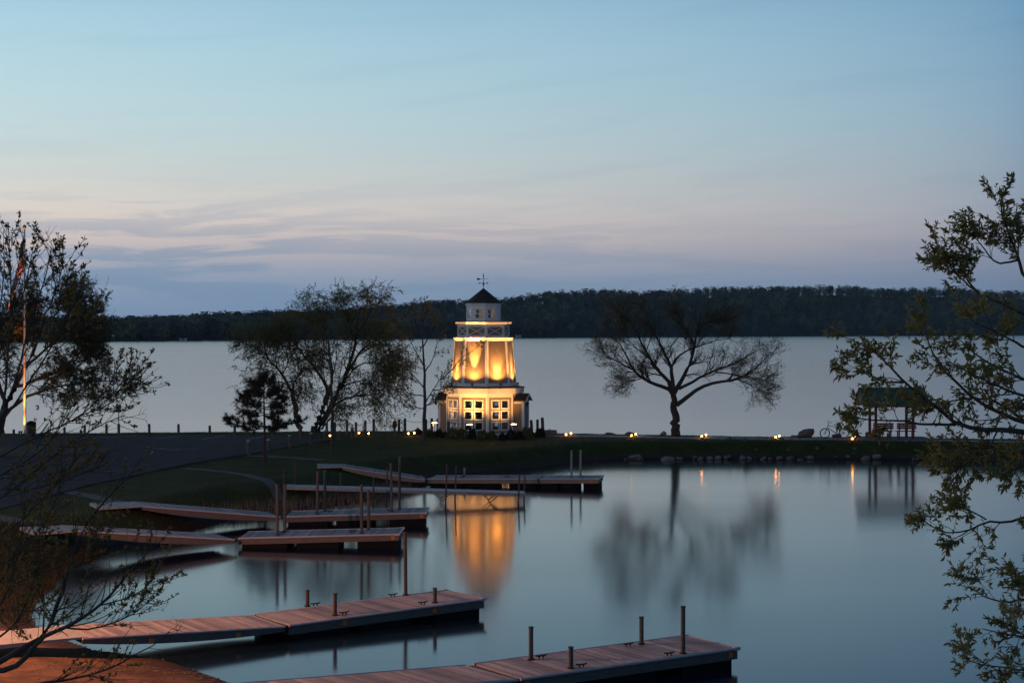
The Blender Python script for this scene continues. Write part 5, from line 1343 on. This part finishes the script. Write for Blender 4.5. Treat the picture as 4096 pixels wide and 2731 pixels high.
# pine on the lawn
D_ = U(1060, 1856, Z0)[1]; base = U(1060, 1856, Z0); base[2] = gz(base) - .05
r_ = np.random.default_rng(9)
pe = tag(empty('pine_tree', tuple(base)), 'bushy young pine with tiered branches on the lawn', 'tree')
tk = [UD(*q, D_) for q in c4([(440, 1570), (436, 1450), (437, 1300), (432, 1150), (430, 1050), (432, 950), (432, 870)])]
P = np.stack([resample(tk, 14)]); R = np.linspace(.085, .02, 14)[None]
lb = []
for (xe, ye, ys_, dpt) in ((110, 1190, 1265, -.4), (770, 1210, 1270, .4), (130, 1240, 1270, .6), (720, 1215, 1275, -.6), (600, 1260, 1275, -.9), (250, 1275, 1280, .9), (320, 1220, 1262, -1.0), (560, 1215, 1262, 1.0), (520, 1290, 1275, -.3),
                           (200, 1130, 1150, .4), (590, 1130, 1160, -.3), (300, 1165, 1165, -.9), (520, 1170, 1170, .8), (215, 1050, 1095, -.3), (600, 1060, 1105, .3), (340, 1080, 1110, .9), (530, 1090, 1120, -.9), (230, 1010, 1060, .2), (590, 1010, 1070, -.2),
                           (290, 960, 1010, .3), (570, 960, 1020, -.2), (370, 980, 1020, -.7), (500, 990, 1030, .7), (310, 890, 960, -.1), (560, 930, 980, .2), (350, 920, 960, .5), (500, 860, 950, -.2), (430, 860, 930, .1), (400, 890, 940, -.4)):
    a = UD(*c4([(434, ys_)])[0], D_); b = UD(*c4([(xe, ye)])[0], D_ + dpt); m_ = a * .5 + b * .5; m_[2] -= .12
    lb.append([a, m_, b])
PL = np.stack([resample(l, 8) for l in lb]); RL = np.tile(np.linspace(.026, .008, 8), (len(lb), 1))
C1, R1 = spawn(PL, RL, 11, .48, ang=(30, 65), tmin=.3, up=.10, wander=.12, M=5, rf=.6, rmin=.006, r=r_)
b = base
V, Fs = join([tubes(P - b, R, 8), tubes(PL - b, RL, 5), tubes(C1 - b, R1, 3)]); link('trunk', np_mesh('trunk', V, Fs, True), M_bark, pe)
src = np.concatenate([resize(PL[:, 3:], 5), C1])
pos, tan = along(src, 105, .08, r_)
dn = nrm(tan * .55 + .75 * r_.normal(size=tan.shape) * (1, 1, .8) + (0, 0, .12))
V, Fq = instances(pos - b, dn,   .19 * (.6 + .7 * r_.random(len(pos))), [(0, .05, 0), (1, 0, 0), (0, -.05, 0)], [(0, 1, 2)], r=r_)
o = link('crown', np_mesh('crown', V, [Fq]), M_needle, pe); o['kind'] = 'stuff'

# ---- near branches framing the view -----------------------------------------
# right: leafy tree close to the viewpoint
D_ = 11.0; base = np.array((4.15, 11.0, 0)); base[2] = gz(base) - .05
tr = [([base, base + (-.05, 0, 1.5), UD(4420, 2100, D_), UD(4400, 1700, D_), UD(4340, 1350, D_), UD(4280, 1100, D_)], .13, .03)]
for pts, dp, a in (([(4400, 1800), (4250, 1745), (4096, 1729), (3997, 1713), (3918, 1721), (3822, 1697), (3710, 1601), (3615, 1529), (3535, 1434), (3463, 1386), (3400, 1354)], -.3, .026),
                   ([(4390, 1740), (4200, 1720), (4096, 1689), (3965, 1641), (3838, 1545), (3774, 1481), (3710, 1378), (3694, 1262)], .4, .022),
                   ([(4340, 1380), (4200, 1310), (4096, 1258), (3997, 1210), (3918, 1178), (3862, 1115), (3835, 1030)], .2, .02), ([(3918, 1178), (3850, 1120), (3790, 1060), (3762, 1035)], .3, .008),
                   ([(4300, 1200), (4180, 1170), (4096, 1115), (4069, 1019), (4021, 899), (3997, 820), (4018, 742)], -.3, .018), ([(4075, 1040), (3985, 1060), (3940, 1000), (3905, 955), (3886, 939)], .1, .008),
                   ([(3822, 1697), (3710, 1697), (3583, 1681), (3463, 1681), (3383, 1655)], -.5, .010), ([(3615, 1529), (3540, 1530), (3470, 1500), (3420, 1468)], .2, .008),
                   ([(4400, 2000), (4200, 2050), (4096, 2069), (4019, 2089), (3946, 2078), (3890, 2120), (3794, 2134), (3727, 2108), (3682, 2069)], -.2, .014), ([(3946, 2078), (3900, 2050), (3850, 2030), (3835, 2025)], .1, .006),
                   ([(4420, 2300), (4200, 2380), (4096, 2395), (4042, 2406), (3963, 2401), (3895, 2356), (3845, 2340)], .3, .014), ([(4420, 2420), (4200, 2540), (4096, 2547), (4002, 2530), (3929, 2513)], -.3, .012),
                   ([(4420, 2560), (4200, 2680), (4096, 2681), (4019, 2667), (3918, 2659), (3862, 2631)], .1, .012), ([(4380, 1850), (4200, 1830), (4000, 1790), (3850, 1790), (3740, 1800)], .4, .014), ([(4000, 1790), (3900, 1830), (3820, 1880), (3790, 1910)], 0, .007), ([(4200, 1830), (4100, 1860), (4050, 1880)], -.3, .008),
                   ([(4370, 1600), (4200, 1560), (4050, 1500), (3950, 1450), (3880, 1400), (3830, 1350)], .5, .018), ([(4350, 1480), (4200, 1430), (4080, 1380), (3990, 1330), (3900, 1290)], -.4, .016), ([(4300, 1050), (4200, 960), (4130, 900), (4090, 850)], .3, .014),
                   ([(4100, 1690), (3990, 1600), (3900, 1590), (3800, 1600), (3720, 1640)], .4, .012), ([(4390, 1650), (4150, 1600), (4020, 1560), (3900, 1500), (3780, 1440)], -.6, .016), ([(4410, 2200), (4200, 2250), (4080, 2290), (4030, 2300)], .2, .012), ([(4410, 2700), (4200, 2760), (4080, 2740), (3980, 2725)], .2, .012)):
    tr.append(plimb(pts, D_, dp, a, .003))
def leafy_branches(name, label, base, tr, lev, leaf, bark, leafm, seed): return tree(name, label, base, tr, lev, leaf, bark, leafm, seed=seed, trunk_k=7, Ml=18)
leafy_branches('leafing_tree', 'near tree in fresh pointed leaf reaching in beside the picnic shelter', base, tr,
     [dict(n=11, L0=.25, ang=(20, 55), tmin=.33, up=.05, wander=.13, M=6, rf=.5, rmin=.0022, fall=.4), dict(n=5, L0=.13, ang=(25, 55), tmin=.2, up=.02, wander=.14, M=4, rf=.6, rmin=.0016)],
     (14, .036, LEAF, .1, .7, -.4), M_bark_grey, M_leaf_near, 31)

# left: budding branches close to the viewpoint
D_ = 11.0; base = np.array((-4.2, 10.9, 0)); base[2] = gz(base) - .05
k0 = UD(-160, 2690, D_)
tr = [([base, base * .5 + k0 * .5 + (.03, 0, 0), k0], .06, .045), ([base + (-.25, .1, 0), UD(-330, 2400, D_), UD(-260, 2000, D_), UD(-170, 1800, D_)], .03, .015)]
for pts, dp, a in (([(-160, 2690), (0, 2657), (85, 2589), (149, 2564), (183, 2534), (213, 2470), (242, 2385), (264, 2300), (300, 2200), (350, 2080), (430, 1990), (520, 1900), (570, 1820)], .2, .030),
                   ([(-100, 2690), (42, 2678), (106, 2623), (170, 2547), (255, 2508), (340, 2461), (404, 2419), (468, 2351), (506, 2300), (560, 2240), (625, 2175)], -.3, .028),
                   ([(-100, 2760), (60, 2745), (170, 2731), (255, 2721), (383, 2691), (476, 2657), (553, 2610), (629, 2572), (680, 2520)], .3, .016), ([(255, 2508), (360, 2520), (480, 2480), (560, 2440), (620, 2370)], .2, .009), ([(404, 2419), (480, 2400), (560, 2370), (620, 2310)], -.2, .008),
                   ([(-170, 1800), (0, 1741), (20, 1587), (33, 1386), (47, 1185), (40, 1051), (33, 890)], .3, .020), ([(-120, 1790), (0, 1687), (67, 1520), (107, 1332), (154, 1198), (188, 1084), (206, 990)], -.3, .018),
                   ([(-150, 1800), (0, 1707), (100, 1553), (188, 1419), (281, 1252), (328, 1145)], .4, .016), ([(-200, 1900), (0, 1830), (67, 1788), (167, 1734), (288, 1687), (402, 1600), (482, 1453)], -.3, .015), ([(288, 1687), (335, 1654), (435, 1627), (522, 1493)], .2, .007),
                   ([(402, 1600), (470, 1560), (530, 1550)], .2, .005), ([(-250, 2050), (0, 1900), (100, 1850), (180, 1790), (250, 1700), (290, 1620)], .3, .013), ([(-250, 2100), (0, 2000), (120, 1900), (240, 1800), (330, 1740), (420, 1690), (500, 1660)], -.3, .013),
                   ([(-260, 2250), (0, 2150), (120, 2050), (220, 1940), (300, 1850), (340, 1790)], .4, .012), ([(-280, 2300), (0, 2270), (110, 2180), (200, 2060), (240, 1950), (250, 1870)], -.4, .012), ([(-280, 2350), (0, 2330), (150, 2290), (300, 2180), (400, 2110), (470, 2070)], .3, .010),
                   ([(-280, 2400), (0, 2440), (120, 2440), (240, 2440), (320, 2400)], -.2, .010), ([(213, 2470), (160, 2400), (150, 2300), (140, 2200), (160, 2120)], .3, .008), ([(264, 2300), (330, 2240), (380, 2200), (400, 2150)], -.3, .007), ([(-170, 1800), (-40, 1500), (0, 1250), (20, 1060), (15, 980)], -.2, .016),
                   ([(33, 1386), (80, 1230), (110, 1100), (130, 1010)], .3, .008), ([(107, 1332), (190, 1250), (230, 1150), (255, 1040)], -.2, .008), ([(188, 1419), (270, 1370), (330, 1290), (395, 1245)], .3, .007), ([(-200, 2000), (0, 1950), (150, 1960), (300, 1900), (420, 1860)], .2, .009), ([(-100, 2600), (50, 2520), (120, 2380), (150, 2250)], .4, .012), ([(-100, 2560), (20, 2400), (60, 2260), (90, 2120), (100, 2000)], -.3, .012)):
    tr.append(plimb(pts, D_, dp, a * (.6 if pts[0][1] < 2500 else .8), .0028))
BUDS = ([(0, 0, 0), (.55, .22, .05), (1, .05, 0), (.5, -.18, .03)], [(0, 1, 2, 3)])
e = leafy_branches('budding_tree', 'near tree with bare twigs and opening buds beside the flagpole and red beach', base, tr,
     [dict(n=11, L0=.36, ang=(20, 50), tmin=.3, up=.07, wander=.10, M=6, rf=.5, rmin=.0026, fall=.45), dict(n=2, L0=.13, ang=(30, 60), tmin=.25, up=.08, wander=.1, M=4, rf=.6, rmin=.0018)],
     (0, .03, BUDS, .3, .8, .1), M_bark_grey, M_bud, 41)
# bud clusters: several tiny leaves bursting from each node
r_ = np.random.default_rng(43)
P = np.stack([resample(p, 18) for p, _, _ in tr[2:]]); R = np.full(P.shape[:2], .004)
r2 = np.random.default_rng(41)
C, CR = spawn(P, R, 15, .34, ang=(20, 50), tmin=.3, up=.07, wander=.10, M=6, fall=.45, r=r_)
b = base
bt, _t = tubes(C - b, np.maximum(CR, .0022), 3)
o = link('twigs', np_mesh('twigs', bt, [_t], True), M_bark_grey, e); o['kind'] = 'stuff'
nodes, tan = along(C, 5, .25, r_); nodes = np.concatenate([nodes, C[:, -1]]); tan = np.concatenate([tan, nrm(C[:, -1] - C[:, -2])])
nodes += 0; rep = 6
pos = np.repeat(nodes, rep, 0); d = nrm(np.repeat(tan, rep, 0) * .5 + .8 * r_.normal(size=pos.shape) + (0, 0, .45))
V, Fq = instances(pos - b, d, .025 * (.5 + .9 * r_.random(len(pos))), *BUDS, r=r_)
o = link('buds', np_mesh('buds', V, [Fq]), M_bud, e); o['kind'] = 'stuff'

# ------------------------------------------------------------------ shrubs, reeds, grass
def shrub(px_, py_, wpx, hpx, m, label, group, seed, n=1500, D=None):
    p = U(px_, py_, Z0); s_ = wpx / F * p[1] / 2; h = hpx / F * p[1]; r = np.random.default_rng(seed)
    e = tag(empty('shrub', (p[0], p[1], gz(p))), label, 'shrub', group)
    u = nrm(r.normal(size=(n, 3))); u[:, 2] = np.abs(u[:, 2]); q = (.75 + .3 * r.random(n))[:, None]
    lump = 1 + .12 * np.sin(u[:, 0:1] * 7 + seed) + .1 * np.sin(u[:, 1:2] * 9 + u[:, 2:3] * 6)
    pos = u * q * lump * (s_, s_, h * .95) + (0, 0, .03)
    V, Fq = instances(pos, nrm(u + .6 * r.normal(size=u.shape)), .075 * (.6 + .8 * r.random(n)), *CHIP, r=r)
    o = link('foliage', np_mesh('foliage', V, [Fq]), m, e); o['kind'] = 'stuff'
    st = MB()
    for i in range(6):
        a = i * 1.05; st.tube([(0, 0, -.03), (s_ * .3 * cos(a), s_ * .3 * sin(a), h * .35), (s_ * .6 * cos(a), s_ * .6 * sin(a), h * .7)], [.014, .01, .004], 4)
    st.build('stems', M_bark, e)
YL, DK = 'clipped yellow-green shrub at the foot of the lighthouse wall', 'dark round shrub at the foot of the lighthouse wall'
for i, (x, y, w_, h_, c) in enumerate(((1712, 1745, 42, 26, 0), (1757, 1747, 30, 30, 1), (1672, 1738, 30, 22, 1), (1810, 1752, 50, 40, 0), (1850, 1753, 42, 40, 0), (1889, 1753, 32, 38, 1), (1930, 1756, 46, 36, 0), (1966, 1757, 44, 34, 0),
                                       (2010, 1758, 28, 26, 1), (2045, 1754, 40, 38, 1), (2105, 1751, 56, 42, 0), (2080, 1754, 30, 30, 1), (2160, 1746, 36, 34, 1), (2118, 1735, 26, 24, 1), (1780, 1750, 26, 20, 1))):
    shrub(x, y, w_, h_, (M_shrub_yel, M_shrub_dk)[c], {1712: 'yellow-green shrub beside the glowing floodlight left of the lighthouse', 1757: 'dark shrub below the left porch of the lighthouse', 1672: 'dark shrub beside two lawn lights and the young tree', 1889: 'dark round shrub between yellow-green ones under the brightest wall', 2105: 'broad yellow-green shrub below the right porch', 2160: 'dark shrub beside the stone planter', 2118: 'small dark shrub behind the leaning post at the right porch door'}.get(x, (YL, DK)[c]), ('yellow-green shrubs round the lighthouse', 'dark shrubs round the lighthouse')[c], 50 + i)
shrub(2200, 1735, 26, 16, M_shrub_dk, 'small dark shrub growing in the block planter', None, 90, 500)

def blades(name, pts, h, w_, m, lean, label, seed, cat='grass', seg=1):
    r = np.random.default_rng(seed); n = len(pts); z = ground_z(pts[:, 0], pts[:, 1])
    a = r.random(n) * 2 * pi; hh = h * (.5 + r.random(n)); l = lean * r.normal(size=(n, 2)) * hh[:, None]
    b0 = np.stack([pts[:, 0] - w_ * np.cos(a), pts[:, 1] - w_ * np.sin(a), z - .01], 1); b1 = np.stack([pts[:, 0] + w_ * np.cos(a), pts[:, 1] + w_ * np.sin(a), z - .01], 1)
    t = np.stack([pts[:, 0] + l[:, 0], pts[:, 1] + l[:, 1], z + hh], 1)
    V = np.stack([b0, b1, t], 1).reshape(-1, 3); Fq = np.arange(3 * n).reshape(-1, 3)
    return tag(link(name, np_mesh(name, V, [Fq]), m), label, cat, kind='stuff')
r_ = np.random.default_rng(77)
lotp = [tuple(p) for p in lot]
def pick(n, x0, x1, y0, y1, cond):
    x = x0 + (x1 - x0) * r_.random(n); y = y0 + (y1 - y0) * r_.random(n); k = cond(x, y); return np.stack([x[k], y[k]], 1)
def on_lawn(x, y):
    dh, dl, ins = sdist(x, y); wv = np.abs(y - np.interp((x / y * F + W / 2), [2190, 4700], [103, 99.8])) if False else None
    ok = ins & (dh > .9) & (dl > .3) & ~inside(x, y, lotp)
    pxx = x / y * F + W / 2; yw = np.array([U(a, float(walk(a)), Z0)[1] for a in (2190, 2500, 3000, 3500, 4096, 4700)])
    return ok & ~((pxx > 2150) & (np.abs(y - np.interp(pxx, [2190, 2500, 3000, 3500, 4096, 4700], yw)) < 1.0))
pts = pick(170000, -30, 36, 46, 110, on_lawn)
blades('lawn_grass', pts, .055, .012, mat('grass_blade', (.050, .070, .014), .8, .4, .5, coord='World'), .35, 'short dark green lawn grass on the bank and around the paths', 5)
def on_bank(x, y):
    dh, dl, ins = sdist(x, y); return ins & (dh < 3.0) & (dh > .25) & (y > 47)
pts = pick(90000, -20, 36, 46, 100, on_bank)
blades('bank_grass', pts, .16, .012, mat('bank_blade', (.036, .040, .018), .8, .4, .7, coord='World'), .4, 'longer rough grass along the harbour bank', 6)
def on_lake(x, y):
    dh, dl, ins = sdist(x, y); return ins & (dl < 1.5) & (dl > .2)
pts = pick(40000, -36, 36, 98, 112, on_lake)
blades('lakeside_grass', pts, .10, .012, MATS['bank_blade'], .4, 'rough grass along the lake edge of the breakwater', 7)
def reed_at(x, y):
    dh, dl, ins = sdist(x, y); return (dh < 1.3) & (y > 66) & (y < 79)
pts = pick(9000, -12.5, -4.5, 66, 79, reed_at)
o = blades('dry_reeds', pts[:1900], .42, .010, M_reed, .22, 'dry tan reeds standing in the shallows between two docks', 8, 'reeds')
def scrub_at(x, y):
    dh, dl, ins = sdist(x, y); return ins & (x < -12.2) & (x > -24) & (y > 43) & (y < 57) & (dh < 6)
pts = pick(30000, -24, -11, 43, 57, scrub_at)
blades('brown_scrub', pts, .2, .012, mat('scrub', (.026, .028, .012), .85, .4, 1.2, coord='World'), .4, 'brown rough scrub on the bank behind the beach', 9)
# driftwood litter on the beach
pts = [(U(200 + 5 * i, 2690 + 6 * sin(i * .4), .15)) for i in range(90)]
lt = MB(); r3 = random.Random(4)
for i in range(260):
    x_ = -13 + 7 * r3.random(); y_ = 36.2 + .25 * (x_ + 13) * 0 + .9 * (r3.random() - .5) + .35 * sin(x_ * 1.3); z_ = float(ground_z(x_, y_)[0])
    if z_ < .03: continue
    a = r3.gauss(.1, .5); l_ = .04 + .12 * r3.random(); lt.tube([(x_, y_, z_ + .008), (x_ + l_ * cos(a), y_ + l_ * sin(a), z_ + .015)], .006, 3)
pb = np.random.default_rng(12); n_ = 900; x_ = -15 + 10 * pb.random(n_); y_ = 33 + 8 * pb.random(n_); z_ = ground_z(x_, y_); ok = z_ > .0
pos = np.stack([x_, y_, z_], 1)[ok]; oct_ = ([(1, 0, 0), (-1, 0, 0), (0, 1, 0), (0, -1, 0), (0, 0, .6), (0, 0, -.6)], [(0, 2, 4), (2, 1, 4), (1, 3, 4), (3, 0, 4), (2, 0, 5), (1, 2, 5), (3, 1, 5), (0, 3, 5)])
V, Fq = instances(pos, pb.normal(size=pos.shape) * (1, 1, .15), .010 + .035 * pb.random(len(pos)) ** 3, *oct_, r=pb)
tag(link('beach_pebbles', np_mesh('beach_pebbles', V, [Fq]), M_rock), 'small pebbles scattered over the red sand', 'pebbles', kind='stuff')
tag(lt.build('beach_litter', M_reed), 'line of small dry twigs washed up on the red sand', 'driftwood', kind='stuff')

# ------------------------------------------------------------------ thin evening haze over the lake
hz_m = bpy.data.materials.new('haze'); hz_m.use_nodes = True; t = hz_m.node_tree; t.nodes.clear()
ho = t.nodes.new('ShaderNodeOutputMaterial'); hv = t.nodes.new('ShaderNodeVolumePrincipled')
hv.inputs['Color'].default_value = (.72, .82, .95, 1); hv.inputs['Density'].default_value = .000042; hv.inputs['Anisotropy'].default_value = 0.0
t.links.new(hv.outputs[0], ho.inputs['Volume'])
tag(MB().box(-3200, 3200, -60, 4200, -4, 130).build('haze', hz_m), 'thin bluish evening haze over the lake', 'haze', kind='stuff')
